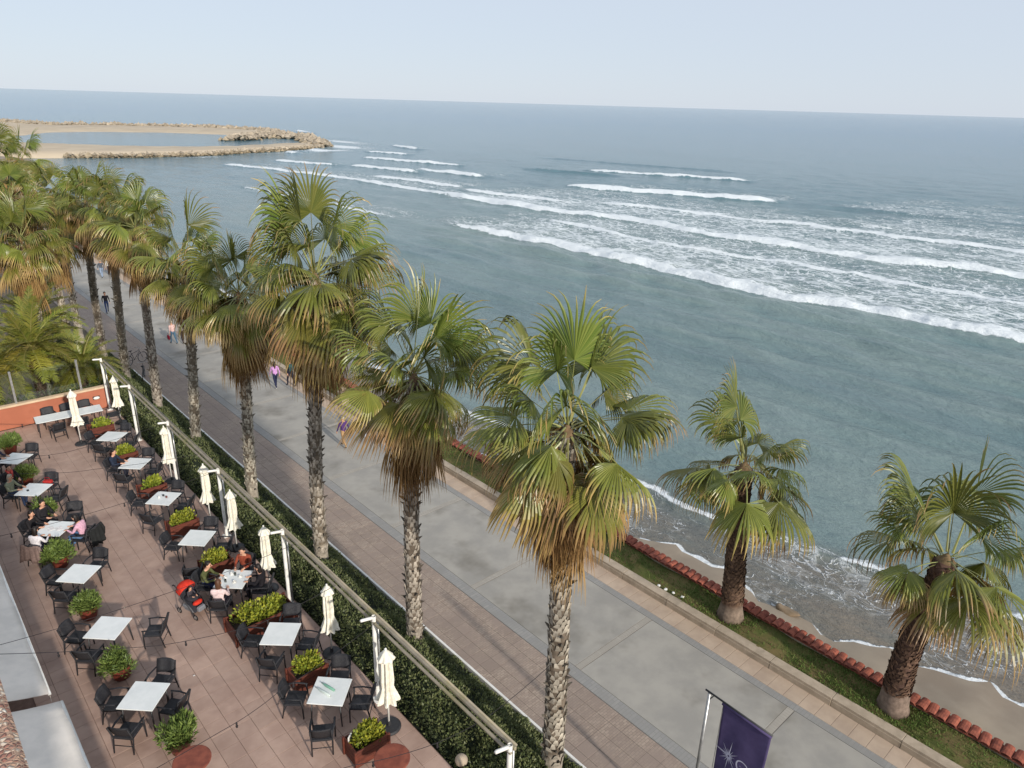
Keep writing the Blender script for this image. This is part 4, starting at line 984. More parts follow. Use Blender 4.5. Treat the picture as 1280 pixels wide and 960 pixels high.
PALMS = [((10.0, 8.97, 0.2), (10.0, 9.14, 10.15), .27, .19, 46, 26, 1, 'nearest tall fan palm in the hedge row with a thick brown skirt', 1.04),
         ((10.0, 15.02, 0.2), (10.0, 14.61, 9.65), .24, .17, 46, 18, 2, 'second tall fan palm from the near end of the hedge row', 1.06),
         ((10.0, 20.8, 0.2), (10.0, 19.77, 11.3), .24, .17, 54, 26, 3, 'tallest fan palm of the hedge row, third from the near end', 1.18),
         ((10.0, 26.6, 0.2), (10.0, 25.89, 9.55), .22, .16, 48, 24, 4, 'fourth fan palm of the hedge row with hanging brown skirts', 1.08),
         ((10.0, 33.1, 0.2), (10.0, 30.9, 9.8), .22, .16, 34, 8, 5, 'fifth fan palm of the hedge row with a bright upright young leaf', 1.02),
         ((10.0, 38.7, 0.2), (10.0, 37.31, 10.4), .22, .16, 44, 16, 6, 'sixth fan palm of the hedge row', 0.95),
         ((10.0, 44.4, 0.2), (10.0, 41.0, 10.9), .22, .16, 46, 18, 7, 'seventh fan palm of the hedge row', 0.95),
         ((10.0, 49.2, 0.2), (10.0, 46.4, 10.6), .22, .16, 46, 18, 8, 'eighth fan palm of the hedge row, beyond the orange wall', 0.95),
         ((10.0, 55.0, 0.2), (10.0, 53.3, 10.2), .22, .16, 44, 20, 9, 'ninth fan palm of the hedge row, partly behind the eighth', 0.95),
         ((10.2, 66.0, 0), (10.2, 64.0, 11.6), .22, .15, 26, 8, 10, 'slim far fan palm rising above the left group against the lagoon', 0.85),
         ((7.0, 50.0, 0), (7.0, 49.2, 10.7), .24, .17, 46, 24, 11, 'fan palm at the left edge with its crown against the beach', 0.98),
         ((6.4, 45.6, 0), (6.4, 45.0, 9.0), .24, .17, 46, 26, 12, 'lower fan palm at the left edge with a wide brown skirt', 1.0),
         ((7.6, 57.0, 0), (7.6, 56.0, 12.2), .24, .17, 40, 20, 13, 'highest fan palm in the upper left corner', 0.95),
         ((8.6, 51.0, 0), (8.6, 50.3, 8.4), .22, .16, 44, 22, 14, 'fan palm of the left group hanging over the far promenade', 0.98)]
for (bs, cr, r0, r1, nl, nd, sd_, lb, sc_) in PALMS:
    palm(bs, cr, r0, r1, nl, nd, sd_, lb, 'tall', sc_)
palm((19.42, 9.72, 0.2), (19.5, 10.02, 5.75), .37, .27, 26, 0, 21, 'short thick-trunked fan palm on the grass, left of the two by the sea', 'short', 1.2, 'fan palms on the seaside grass', -30, 84)
palm((19.58, 4.29, 0.2), (20.15, 4.2, 5.1), .38, .28, 26, 0, 22, 'short thick-trunked leaning fan palm on the grass at the right edge', 'short', 1.22, 'fan palms on the seaside grass', -32, 84)

# feather palms behind the glass screen
def frond(name, elev, seed):
    g = np.random.default_rng(seed); b = MB(); e = R(elev); L = 2.5 * g.uniform(.9, 1.1); n = 14
    d = Vector((math.cos(e), 0, math.sin(e))); p_ = Vector((0, 0, 0)); pts = [p_.copy()]; ds = [d.copy()]
    for k in range(n):
        d = (d + Vector((0, 0, -0.085))).normalized(); p_ = p_ + d * L / n; pts.append(p_.copy()); ds.append(d.copy())
    b.tube(pts, [0.03 * (1 - 0.8 * k / n) for k in range(n + 1)], 4, col=(0.30, 0.27, 0.09))
    for k in range(46):
        s_ = 0.12 + 0.87 * k / 46; i = min(int(s_ * n), n - 1); f = s_ * n - i; q = pts[i].lerp(pts[i + 1], f); A = ds[i]
        ll = 0.50 * math.sin(PI * min(1, 0.18 + 0.8 * s_)) ** 0.6 * g.uniform(.85, 1.1)
        for sgn in (-1, 1):
            dv = (A * 0.75 + Vector((0, sgn, 0)) * 0.75 + Vector((0, 0, 0.28 + g.normal(0, .12)))).normalized()
            mid = q + dv * ll * 0.5; tip = q + (dv + Vector((0, 0, -0.22))).normalized() * ll; wv = A * 0.016
            t_ = g.random(); c = np.array((0.13, 0.17, 0.03)) * (1 - t_) + np.array((0.27, 0.25, 0.05)) * t_
            if elev < 15: c = c * 0.5 + YEL * 0.55
            b.add([q - wv, q + wv, mid + wv * 1.4, mid - wv * 1.4, tip], [(0, 1, 2, 3), (3, 2, 4)], tuple(c))
    return b.mesh(name, M['leaf'], attr=True)
FR = {e: [frond('frond', e, 3000 + 7 * i + k) for k in range(2)] for i, e in enumerate((78, 60, 42, 24, 6, -14))}
DP = [((5.5, 42.8, 0), 4.0, 1.0, 'feathery date palm behind the glass screen, centre of the clump'), ((7.5, 42.4, 0), 2.6, 0.85, 'small feathery date palm nearest the rail end'), ((3.6, 42.6, 0), 3.2, 1.0, 'feathery date palm at the left edge behind the glass screen'),
      ((6.4, 46.5, 0), 4.4, 1.0, 'feathery date palm at the back of the clump beyond the orange wall')]
for k, (bs, H, sc_, lb) in enumerate(DP):
    g_ = random.Random(70 + k); o = empty('date_palm', bs, 0, lb, 'palm tree', 'date palms beyond the end wall')
    tm, lbm, top, ctr = palm_trunk(H, (0, 0), .26, .2, 70 + k, 'short'); link('trunk', tm, o); q = link('leaf_bases', lbm, o); q['kind'] = 'stuff'
    for j in range(46):
        s_ = j / 46; e = 82 - 98 * s_ + g_.uniform(-8, 8); ec = min(FR, key=lambda q_: abs(q_ - e)); az = j * GA + k
        q = link('frond', g_.choice(FR[ec]), o); s2 = sc_ * g_.uniform(.95, 1.3); q.scale = (s2, s2, s2); q.rotation_euler = (g_.uniform(-.2, .2), 0, az); q.location = top
# low shrubs behind the glass
for k, (x, y, r) in enumerate(((1.2, 40.6, 1.0), (2.8, 40.4, .9), (4.4, 40.5, 1.0), (6.0, 40.3, .85), (7.4, 40.2, .8), (8.6, 41.5, .8))):
    o = empty('green_shrub', (x, y, 0), 0, f'dark green shrub behind the glass screen, {ORD[k]} from the left', 'shrub', 'shrubs behind the glass screen')
    me = dome_leaves('foliage', r * 1.5, r * 1.3, 1.35 + r * .5, 1500, 0.16, (0.06, 0.09, 0.025), (0.12, 0.15, 0.04), 500 + k, 0.4, 9, .3); link('foliage', me, o, (0, 0, 0.5))
    b = MB(); b.tube([(0, 0, 0), (0.05, 0, 0.9)], [.06, .03], 6); b.build('stem', M['soil'], o)

# ------------------------------------------------------------------ people
SKIN = mat('skin', S(206, 160, 134), S(194, 146, 120), 12, 0.55)
HAIRC = {'dark': mat('dark_hair', S(38, 30, 27), S(26, 21, 20), 60, 0.5), 'brown': mat('brown_hair', S(92, 62, 44), S(72, 48, 34), 60, 0.5), 'grey': mat('grey_hair', S(176, 166, 150), S(150, 140, 126), 60, 0.6)}
SHOE = mat('shoe_leather', S(50, 46, 46), S(40, 37, 37), 20, 0.5); SHOEW = mat('white_shoe', S(220, 218, 212), S(205, 202, 196), 20, 0.6)
_cl = {}
def cloth(rgb):
    if rgb not in _cl: _cl[rgb] = mat('cloth_%d_%d_%d' % rgb, S(*rgb), S(*[int(c * 0.86) for c in rgb]), 14, 0.9, 0.35, 18, 0.15, dist=0.03)
    return _cl[rgb]
def skeleton(pose, ph=1):
    """joints facing +Y; returns verts {name: (pos, radius)} and edges"""
    J = {}; E_ = []
    sit = pose in ('sit', 'lean'); zp = 0.55 if sit else 0.95
    ln = 0.10 if pose == 'lean' else (0.03 if sit else 0.0); back = -0.02 if sit else 0
    J['pelvis'] = ((0, back - 0.05 * sit, zp), (.155, .115)); J['spine'] = ((0, back - 0.06 * sit + ln * .3, zp + .17), (.135, .105)); J['chest'] = ((0, back - 0.05 * sit + ln, zp + .37), (.165, .115))
    J['collar'] = ((0, back - .03 * sit + ln * 1.25, zp + .49), (.085, .075)); J['neck'] = ((0, back - .01 * sit + ln * 1.5, zp + .56), (.056, .056))
    hb = (0, back + .01 + ln * 1.7, zp + .63); J['jaw'] = (hb, (.075, .088)); J['skull'] = ((hb[0], hb[1] - .005, hb[2] + .08), (.085, .10)); J['crown'] = ((hb[0], hb[1] - .01, hb[2] + .145), (.05, .06))
    E_ += [('pelvis', 'spine'), ('spine', 'chest'), ('chest', 'collar'), ('collar', 'neck'), ('neck', 'jaw'), ('jaw', 'skull'), ('skull', 'crown')]
    cy_ = J['chest'][0][1]; cz = zp + .44
    for s_, n_ in ((-1, 'l'), (1, 'r')):
        sw = ph * s_
        J['shoulder' + n_] = ((s_ * .185, cy_, cz), (.065, .065))
        if sit:
            el_ = (s_ * .25, cy_ + .13, zp + .20); wr = (s_ * .15, cy_ + .38, zp + .24); dv = Vector((-s_ * .35, .9, -.1)).normalized()
        else:
            el_ = (s_ * .24, cy_ - .03 - .10 * sw, zp + .18); wr = (s_ * .25, cy_ + .06 - .16 * sw, zp - .05); dv = Vector((0, .12 - .2 * sw, -1)).normalized()
        J['elbow' + n_] = (el_, (.048, .046)); J['wrist' + n_] = (wr, (.031, .027))
        W_ = Vector(wr); pl_ = W_ + dv * .075; J['palm' + n_] = (tuple(pl_), (.036, .024))
        E_ += [('chest', 'shoulder' + n_), ('shoulder' + n_, 'elbow' + n_), ('elbow' + n_, 'wrist' + n_), ('wrist' + n_, 'palm' + n_)]
        sdv = Vector((0, 1, 0)) if not sit else Vector((1, 0, 0)); sdv = (sdv - dv * sdv.dot(dv)).normalized(); nv = dv.cross(sdv) * s_
        for f_ in range(4):
            o1 = pl_ + sdv * (f_ - 1.5) * .021 + dv * .03; lf = (.062, .072, .068, .052)[f_]
            k1 = o1 + dv * lf * .6 - nv * .006; k2 = o1 + dv * lf - nv * .022
            J[f'f{f_}a' + n_] = (tuple(o1), (.0095, .0095)); J[f'f{f_}b' + n_] = (tuple(k1), (.0088, .0088)); J[f'f{f_}c' + n_] = (tuple(k2), (.008, .008))
            E_ += [('palm' + n_, f'f{f_}a' + n_), (f'f{f_}a' + n_, f'f{f_}b' + n_), (f'f{f_}b' + n_, f'f{f_}c' + n_)]
        t1 = W_ + dv * .04 + sdv * .035; J['tha' + n_] = (tuple(t1), (.011, .011)); J['thb' + n_] = (tuple(t1 + dv * .045 + sdv * .018), (.009, .009)); E_ += [('palm' + n_, 'tha' + n_), ('tha' + n_, 'thb' + n_)]
        if sit:
            hp, kn, an, ft, to = (s_ * .09, .03, zp - .03), (s_ * .12, .43, zp - .03), (s_ * .12, .40 + .05 * ph * s_, .09), (s_ * .12, .46 + .05 * ph * s_, .045), (s_ * .13, .58 + .05 * ph * s_, .035)
        elif pose == 'walk':
            hp = (s_ * .09, 0, .89); fw = .20 * sw
            kn = (s_ * .095, fw * .75 + .05, .49); an = (s_ * .09, fw * 1.35 - (.02 if sw > 0 else .08), .09 if sw > 0 else .15); ft = (an[0], an[1] + .06, an[2] - .045); to = (an[0], an[1] + .19, .035)
        else: hp, kn, an, ft, to = (s_ * .09, 0, .89), (s_ * .1, .02, .49), (s_ * .1, -.02, .09), (s_ * .1, .05, .045), (s_ * .11, .17, .035)
        J['hip' + n_] = (hp, (.095, .095)); J['knee' + n_] = (kn, (.062, .062)); J['ankle' + n_] = (an, (.042, .045)); J['foot' + n_] = (ft, (.042, .04)); J['toe' + n_] = (to, (.038, .028))
        E_ += [('pelvis', 'hip' + n_), ('hip' + n_, 'knee' + n_), ('knee' + n_, 'ankle' + n_), ('ankle' + n_, 'foot' + n_), ('foot' + n_, 'toe' + n_)]
    return J, E_
_body = {}
def body_mesh(pose, ph, bare):
    key = (pose, ph, bare)
    if key in _body: return _body[key]
    J, E_ = skeleton(pose, ph); names = list(J); ix = {n_: i for i, n_ in enumerate(names)}
    me = bpy.data.meshes.new('tmp'); me.from_pydata([J[n_][0] for n_ in names], [(ix[a], ix[b]) for a, b in E_], [])
    ob = bpy.data.objects.new('tmp', me); COL.objects.link(ob); ob.modifiers.new('s', 'SKIN'); sb = ob.modifiers.new('d', 'SUBSURF'); sb.levels = 1; sb.render_levels = 1
    for i, n_ in enumerate(names): me.skin_vertices[0].data[i].radius = J[n_][1]
    me.skin_vertices[0].data[ix['pelvis']].use_root = True
    dg = bpy.context.evaluated_depsgraph_get(); out = bpy.data.meshes.new_from_object(ob.evaluated_get(dg)); bpy.data.objects.remove(ob)
    out.name = 'body'; out.materials.clear()
    segs = np.array([[J[a][0], J[b][0]] for a, b in E_]); cls = []
    for a, b in E_:
        q = b[:-1]
        if b in ('neck', 'jaw', 'skull', 'crown') or q in ('palm', 'tha', 'thb') or (q[0] == 'f' and q[1:2].isdigit()): cls.append(0)
        elif q in ('foot', 'toe'): cls.append(3)
        elif q in ('hip', 'knee', 'ankle'): cls.append(2)
        elif bare and (q in ('shoulder', 'elbow', 'wrist') or b == 'collar'): cls.append(0)
        else: cls.append(1)
    cls = np.array(cls); C = np.zeros(len(out.polygons) * 3, 'f'); out.polygons.foreach_get('center', C); C = C.reshape(-1, 3)
    a_, d_ = segs[:, 0], segs[:, 1] - segs[:, 0]; w_ = C[:, None] - a_[None]; tt = np.clip((w_ * d_).sum(-1) / (d_ ** 2).sum(-1), 0, 1); ds = np.linalg.norm(w_ - tt[..., None] * d_, axis=-1)
    out.polygons.foreach_set('material_index', cls[ds.argmin(1)].astype('i')); out.polygons.foreach_set('use_smooth', np.ones(len(out.polygons), bool))
    _body[key] = (out, J); return _body[key]
def person(loc, rz, label, top, bottom, hair='dark', pose='walk', ph=1, shoe=SHOE, long=False, bare=False, scale=1.0, group=None):
    o = empty('person', loc, rz, label, 'person', group); o.scale = (scale,) * 3
    src, J = body_mesh(pose, ph, bare); me = src.copy(); me.name = 'body'
    for m_ in (SKIN, cloth(top), cloth(bottom), shoe): me.materials.append(m_)
    link('body', me, o)
    h = Vector(J['skull'][0]); b = MB(); V = []; n, k = 14, 8; F_ = []
    for i in range(k + 1):
        a_ = PI / 2 - (PI * 0.70) * i / k
        for j in range(n):
            q = 2 * PI * j / n; fr_ = max(0, math.sin(q)); aa = a_ + (1.15 * fr_ * (i / k)); rr_ = 1 + 0.05 * math.sin(j * 2.3 + i)
            dz = -0.24 * ((i / k) ** 2) * max(0, -math.sin(q) + .35) if long else 0
            V.append((h.x + .093 * rr_ * math.cos(aa) * math.cos(q), h.y - .012 + .105 * rr_ * math.cos(aa) * math.sin(q), h.z + .01 + .105 * math.sin(aa) + dz))
    for i in range(k):
        for j in range(n): F_.append((i * n + j, (i + 1) * n + j, (i + 1) * n + (j + 1) % n, i * n + (j + 1) % n))
    b.add(V, F_); hm_ = b.build('hair', HAIRC[hair], o, smooth=True); md = hm_.modifiers.new('t', 'SOLIDIFY'); md.thickness = 0.015
    jw = Vector(J['jaw'][0])
    b = MB(); b.tube([(jw.x, jw.y + .085, jw.z + .07), (jw.x, jw.y + .118, jw.z + .025), (jw.x, jw.y + .09, jw.z + .015)], [.008, .016, .012], 6); b.build('nose', SKIN, o, smooth=True)
    for s_ in (-1, 1):
        b = MB(); b.ball((jw.x + s_ * .035, jw.y + .088, jw.z + .062), (.014, .008, .009), 8, 5); b.build('eye', HAIRC['dark'], o, smooth=True)
        b = MB(); b.ball((jw.x + s_ * .088, jw.y, jw.z + .045), (.014, .024, .034), 8, 5); b.build('ear', SKIN, o, smooth=True)
    b = MB(); b.ball((jw.x, jw.y + .09, jw.z - .012), (.026, .008, .008), 8, 5); b.build('mouth', cloth((170, 96, 88)), o, smooth=True)
    return o
def seated(row, k, sd_, label, top, bottom, hair='dark', shift=0.0, **kw):
    x, y, f = SEAT[(row, k, sd_)]
    return person((x + math.cos(f) * shift, y + math.sin(f) * shift, Z), f, label, top, bottom, hair, kw.pop('pose', 'sit'), group='people seated on the terrace', **kw)
seated('H', 2, 'NW', 'seated person in olive green sweater beside the red pushchair', (88, 92, 58), (44, 52, 84), 'dark', pose='lean')
seated('H', 2, 'NE', 'seated person in rust-coloured jacket facing the camera', (142, 70, 52), (50, 46, 50), 'dark')
seated('H', 2, 'SE', 'seated person with long black hair and black coat', (38, 36, 40), (40, 38, 44), 'dark', long=True)
seated('H', 2, 'SW', 'seated person in pale off-shoulder top, seen from behind', (232, 206, 204), (54, 50, 60), 'brown', long=True)
seated('H', 5, 'NW', 'seated person in navy jacket alone at a white table', (46, 54, 72), (42, 44, 56), 'dark')
seated('L', 4, 'NW', 'seated person with grey-blond hair and sage cardigan', (140, 144, 122), (48, 60, 88), 'grey', long=True)
x_, y_, f_ = SEAT[('L', 4, 'NW')]; SEAT[('L', 4, 'X')] = (x_ + .12, y_ + .92, f_ - .5)
place(pchair, (x_ + .12, y_ + .92, Z), f_ - .5, 'black wicker armchair under the person in coral scarf', 'chair', 'black wicker armchairs')
cs = seated('L', 4, 'X', 'seated person in black with a bright coral scarf', (46, 42, 44), (44, 42, 48), 'dark', long=True)
b = MB(); b.tube([(-.07, .03, 1.09), (-.05, .085, 1.02), (-.03, .10, .9), (-.02, .09, .76)], [.04, .045, .045, .03], 8); b.tube([(.07, .03, 1.09), (.05, .085, 1.02), (.035, .10, .9), (.04, .09, .80)], [.04, .045, .045, .03], 8); b.tube([(.08 * math.cos(q), -.03 + .08 * math.sin(q), 1.09) for q in np.linspace(0, 2 * PI, 13)], .035, 8, cap=False); b.build('scarf', cloth((214, 92, 84)), cs, smooth=True)
seated('L', 3, 'NW', 'seated person in black jacket, left-most of the friends', (42, 40, 42), (40, 40, 48), 'dark', long=True)
x_, y_, f_ = SEAT[('L', 3, 'NW')]; SEAT[('L', 3, 'X')] = (x_ + .45, y_ + .55, f_ - .3)
place(pchair, (x_ + .45, y_ + .55, Z), f_ - .3, 'black wicker armchair under the back-most friend', 'chair', 'black wicker armchairs')
seated('L', 3, 'X', 'seated person in dark coat, back-most of the friends', (44, 42, 46), (40, 40, 46), 'dark')
seated('L', 3, 'SW', 'seated person in white top with dark hair, back to the camera', (226, 222, 226), (44, 44, 58), 'dark', long=True)
seated('L', 3, 'SE', 'seated person in pink top and blue jeans, right of the friends', (226, 176, 196), (92, 122, 160), 'dark', long=True, pose='lean')
x_, y_, f_ = SEAT[('L', 5, 'NW')]
seated('L', 5, 'NW', 'seated person in dark jacket at the left edge of the picture', (52, 56, 78), (44, 44, 54), 'dark')
# walkers on the promenade
WK = [((16.2, 86.9), 0.05, 'person in yellow jacket walking away, far end of the promenade', (206, 152, 60), (60, 76, 108), 'dark', 1), ((16.9, 86.1), 0, 'person in crimson top walking away beside the yellow jacket', (122, 40, 56), (96, 122, 156), 'dark', -1),
      ((16.6, 75.7), 0, 'person in grey coat and pale jeans between two palm trunks', (84, 90, 100), (140, 156, 178), 'grey', 1), ((17.4, 76.2), 3.1, 'person in white jacket beside the grey coat', (224, 220, 212), (50, 50, 60), 'brown', -1),
      ((13.66, 62.7), 3.0, 'person in dark jacket and jeans walking alone near the palms', (48, 46, 50), (54, 68, 104), 'dark', 1), ((15.05, 51.6), 0.1, 'person in pale pink shirt carrying a red bag', (218, 184, 178), (84, 116, 140), 'grey', -1),
      ((15.6, 51.4), 0, 'person in white top half hidden behind a palm trunk', (222, 216, 210), (48, 46, 54), 'brown', 1), ((16.91, 39.4), -0.1, 'person in lilac sweater and navy leggings walking away', (200, 150, 204), (44, 48, 74), 'dark', 1),
      ((17.75, 39.1), 0.1, 'person in black with a teal backpack near the low wall', (44, 44, 58), (42, 42, 54), 'dark', -1), ((16.04, 29.8), 0.05, 'grey-haired person in purple shirt and tan trousers', (84, 58, 110), (176, 142, 104), 'grey', 1),
      ((17.5, 29.8), 0.0, 'person in pale grey clothes partly behind hanging palm leaves', (176, 178, 186), (186, 190, 200), 'brown', -1)]
for k, ((x, y), f, lb, tp, bt, hr, ph) in enumerate(WK):
    person((x, y, 0.014), f, lb, tp, bt, hr, 'walk', ph, SHOEW if k in (7, 10) else SHOE, hr == 'brown' or k == 7, group='people walking on the promenade', scale=0.97 if k != 8 else 1.03)
b = MB(); b.box((0, 0, 0), (.30, .16, .42), taper=.85); bp = empty('backpack', (17.75, 39.1 - .17, 1.28), 0.1, 'teal backpack worn by the person in black', 'backpack')
b.build('pack', cloth((58, 108, 112)), bp, bevel=.04); b = MB(); b.box((0, -.09, -.06), (.24, .05, .2)); b.build('pocket', cloth((48, 84, 92)), bp, bevel=.02)
for s_ in (-1, 1): b = MB(); b.tube([(s_ * .1, .06, .18), (s_ * .12, .2, .20), (s_ * .13, .3, .05), (s_ * .13, .2, -.18), (s_ * .12, .06, -.2)], .014, 5); b.build('strap', M['rubber'], bp)
rb = empty('shoulder_bag', (14.72, 51.55, .55), 0, 'red bag carried by the person in the pale pink shirt', 'bag')
b = MB(); b.box((0, 0, 0), (.12, .32, .30), taper=.85); b.build('bag_body', cloth((150, 36, 56)), rb, bevel=.03); b = MB(); b.tube([(0, -.12, .15), (0, -.08, .3), (0, .08, .3), (0, .12, .15)], .012, 5); b.build('handle', cloth((120, 30, 46)), rb)
# coats over chairs, bags
def drape(x, y, f, rgb, label, w_=.52, dn=.55):
    o = empty('draped_coat', (x, y, Z), f, label, 'coat'); V = []; F_ = []; n, k = 12, 10; g = random.Random(int(x * 100))
    for i in range(n + 1):
        for j in range(k + 1):
            u, v_ = i / n - .5, j / k
            if v_ < .3: q = (u * w_, -.30 + .10 * (v_ / .3), .62 + .27 * v_ / .3)
            else: s_ = (v_ - .3) / .7; q = (u * w_ * (1 + .25 * s_), -.36 - .05 * s_ - .05 * math.sin(u * 22) * s_, .90 - dn * s_ - .05 * math.sin(u * 9) * s_)
            V.append(q)
    for i in range(n):
        for j in range(k): q = i * (k + 1) + j; F_.append((q, q + 1, q + k + 2, q + k + 1))
    b = MB(); b.add(V, F_); c = b.build('cloth_body', cloth(rgb), o, smooth=True); md = c.modifiers.new('t', 'SOLIDIFY'); md.thickness = .03
    b = MB(); b.tube([(w_ * .5, -.33, .84), (w_ * .62, -.36, .6), (w_ * .6, -.34, .36)], [.05, .055, .04], 8); b.build('sleeve', cloth(rgb), o, smooth=True)
x, y, f = 3.72, 25.75, R(40)
place(pchair, (x, y, Z), f, 'black wicker armchair hung with dark coats right of the friends', 'chair', 'black wicker armchairs')
drape(x, y, f, (42, 44, 44), 'heavy dark coat hung over the chair right of the friends', .58, .72)
x, y, f = SEAT[('L', 3, 'SW')]; drape(x, y - .02, f, (132, 112, 106), 'mauve-brown coat hung on the chair of the person in white', .62, .62)
x, y, f = SEAT[('L', 4, 'NE')]
rb = empty('handbag', (x, y, Z + .47), f, 'red handbag on the far chair of the fifth hotel-row table', 'bag'); b = MB(); b.box((0, 0, .12), (.32, .18, .24), taper=1.1); b.build('bag_body', cloth((178, 52, 50)), rb, bevel=.03)
b = MB(); b.tube([(-.1, 0, .24), (-.07, 0, .36), (.07, 0, .36), (.1, 0, .24)], .012, 5); b.build('handle', cloth((150, 44, 44)), rb)
# things on tables
def item(name, prof, loc, mt_, label, cat, group, n=10):
    o = MB().lathe(prof, n).build(name, mt_, None, loc, smooth=True); tag(o, label, cat, group)
CUP = [(.022, 0), (.035, .01), (.042, .06), (.038, .06), (.03, .015)]; GLS = [(.028, 0), (.03, .005), (.034, .11), (.031, .11), (.026, .01)]
TT = Z + .751
for k, (dx, dy, lb) in enumerate(((-.18, .2, 'left-most white cup on the family table'), (.05, .25, 'far white cup on the family table'), (.2, -.05, 'white cup near the black-haired person'), (-.05, -.2, 'white cup near the person in pale top'))):
    item('coffee_cup', CUP, (6.45 + dx, 19.73 + dy, TT), M['white'], lb, 'cup', 'cups on the family table')
    item('saucer', [(.03, 0), (.07, .012), (.068, .016), (.03, .006)], (6.45 + dx, 19.73 + dy, TT), M['white'], lb.replace('cup', 'saucer'), 'saucer', 'saucers on the family table', 14)
for k, (dx, dy, lb) in enumerate(((.12, .12, 'taller clear glass on the family table'), (-.25, -.02, 'clear glass on the left of the family table'))): item('drinking_glass', GLS, (6.45 + dx, 19.73 + dy, TT), M['glass'], lb, 'glass', 'glasses on the family table')
for k, (dx, dy) in enumerate(((-.12, .1), (.05, .14), (.1, -.05))): item('coffee_cup', CUP, (6.43 + dx, 26.2 + dy, TT), (M['white'], M['iron'], M['clay'])[k], ('white', 'dark', 'red-brown')[k] + ' cup left on the fifth hedge-row table', 'cup', 'cups on the fifth hedge-row table')
for k, (dx, dy, ln_, c) in enumerate(((-.16, .03, .5, 'glass'), (.02, .1, .45, 'glass'))):
    o = empty('glass_bottle', (6.46 + dx, 13.62 + dy, TT + .035), 0, ('left clear glass bottle lying on the first hedge-row table', 'right green glass bottle lying on the first hedge-row table')[k], 'bottle', 'bottles lying on the first hedge-row table')
    a_ = R(105); b = MB(); b.tube([(-math.cos(a_) * ln_ / 2, -math.sin(a_) * ln_ / 2, 0), (0, 0, 0), (math.cos(a_) * ln_ * .25, math.sin(a_) * ln_ * .25, 0), (math.cos(a_) * ln_ * .34, math.sin(a_) * ln_ * .34, 0), (math.cos(a_) * ln_ / 2, math.sin(a_) * ln_ / 2, 0)], [.032, .034, .032, .013, .013], 12)
    b.build('bottle_body', (mat('pale_bottle', S(196, 206, 200), S(186, 198, 190), 5, .15, spec=.6), mat('green_bottle', S(120, 168, 146), S(110, 158, 136), 5, .15, spec=.6))[k], o, smooth=True)
    b = MB(); b.tube([(math.cos(a_) * ln_ / 2, math.sin(a_) * ln_ / 2, 0), (math.cos(a_) * (ln_ / 2 + .02), math.sin(a_) * (ln_ / 2 + .02), 0)], .016, 10); b.build('cap', M['steel'], o)
for k, (dx, dy, rz_) in enumerate(((-.1, .05, .4), (.12, -.12, 1.1))):
    b = MB(); b.box((0, 0, .005), (.2, .28, .01)); tag(b.build('menu_card', cloth((232, 228, 226)), None, (2.88 + dx, 26.45 + dy, TT), bevel=.002), ('paper menu at the middle of the table of friends', 'paper menu at the right edge of the table of friends')[k], 'menu', 'menus on the table of friends')
tg = tag(MB().box((0, 0, .006), (.075, .15, .01)).build('mobile_phone', M['iron'], None, (2.72, 29.98, TT), bevel=.003), 'dark phone on the table of the person in coral scarf', 'phone')
tg = tag(MB().box((0, 0, .004), (.05, .03, .006)).build('paper_scrap', M['white'], None, (4.23, 17.2, Z + .02)), 'tiny white scrap on the open tile floor', 'litter')
# pushchair
st = empty('pushchair', (5.2, 19.95, Z), R(-160), 'red and black pushchair beside the seated family', 'pushchair')
RED = cloth((206, 58, 42)); BLK = cloth((52, 52, 58)); GRY = cloth((128, 130, 136)); NVY = cloth((48, 60, 104))
for s_ in (-1, 1):
    b = MB(); b.tube([(s_ * .24, .40, .08), (s_ * .25, .1, .45), (s_ * .25, -.32, .98)], .014, 8); b.build('side_frame', M['iron'], st, smooth=True)
    b = MB(); b.tube([(s_ * .25, -.32, .08), (s_ * .25, -.02, .55)], .013, 8); b.build('rear_leg', M['iron'], st, smooth=True)
    b = MB(); b.tube([(s_ * .25, -.32, .98), (s_ * .25, -.40, 1.0), (s_ * .25, -.44, .96)], .02, 8); b.build('grip', M['rubber'], st, smooth=True)
    for yw in (.40, -.32):
        w_ = empty('wheel', (s_ * .24, yw, .085)); w_.parent = st
        b = MB(); b.tube([(0, .085 * math.cos(q), .085 * math.sin(q)) for q in np.linspace(0, 2 * PI, 17)], .018, 6, cap=False); wt = b.build('tyre', M['rubber'], w_, smooth=True)
        b = MB(); b.tube([(-.015, 0, 0), (.015, 0, 0)], .055, 12); b.build('hub', M['steel'], w_)
b = MB(); b.add([(-.21, -.16, .55), (.21, -.16, .55), (.21, .20, .42), (-.21, .20, .42), (-.21, -.34, .88), (.21, -.34, .88), (.2, .36, .22), (-.2, .36, .22)], [(0, 1, 2, 3), (4, 5, 1, 0), (3, 2, 6, 7)]); c = b.build('seat', BLK, st); md = c.modifiers.new('t', 'SOLIDIFY'); md.thickness = .03
V = []; F_ = []
for i in range(7):
    for j in range(11):
        a_ = PI * (i / 6) * .62 + .25; q = PI * j / 10; V.append((.25 * math.cos(q), -.16 - .30 * math.cos(a_) * math.sin(q) ** .5, .70 + .34 * math.sin(a_) * math.sin(q) ** .5))
for i in range(6):
    for j in range(10): q = i * 11 + j; F_.append((q, q + 1, q + 12, q + 11))
b = MB(); b.add(V, F_); c = b.build('canopy', RED, st, smooth=True); md = c.modifiers.new('t', 'SOLIDIFY'); md.thickness = .02
b = MB(); b.ball((0, .02, .55), (.19, .24, .09), 14, 8); b.build('blanket', BLK, st, smooth=True)
b = MB(); b.ball((0, .27, .46), (.17, .10, .07), 12, 6); b.build('red_cover', RED, st, smooth=True)
b = MB(); b.box((0, 0.0, .20), (.38, .48, .2), taper=.8); b.build('basket', GRY, st, bevel=.03)
b = MB(); b.box((0, .40, .30), (.26, .14, .16)); b.build('footrest', GRY, st, bevel=.03)
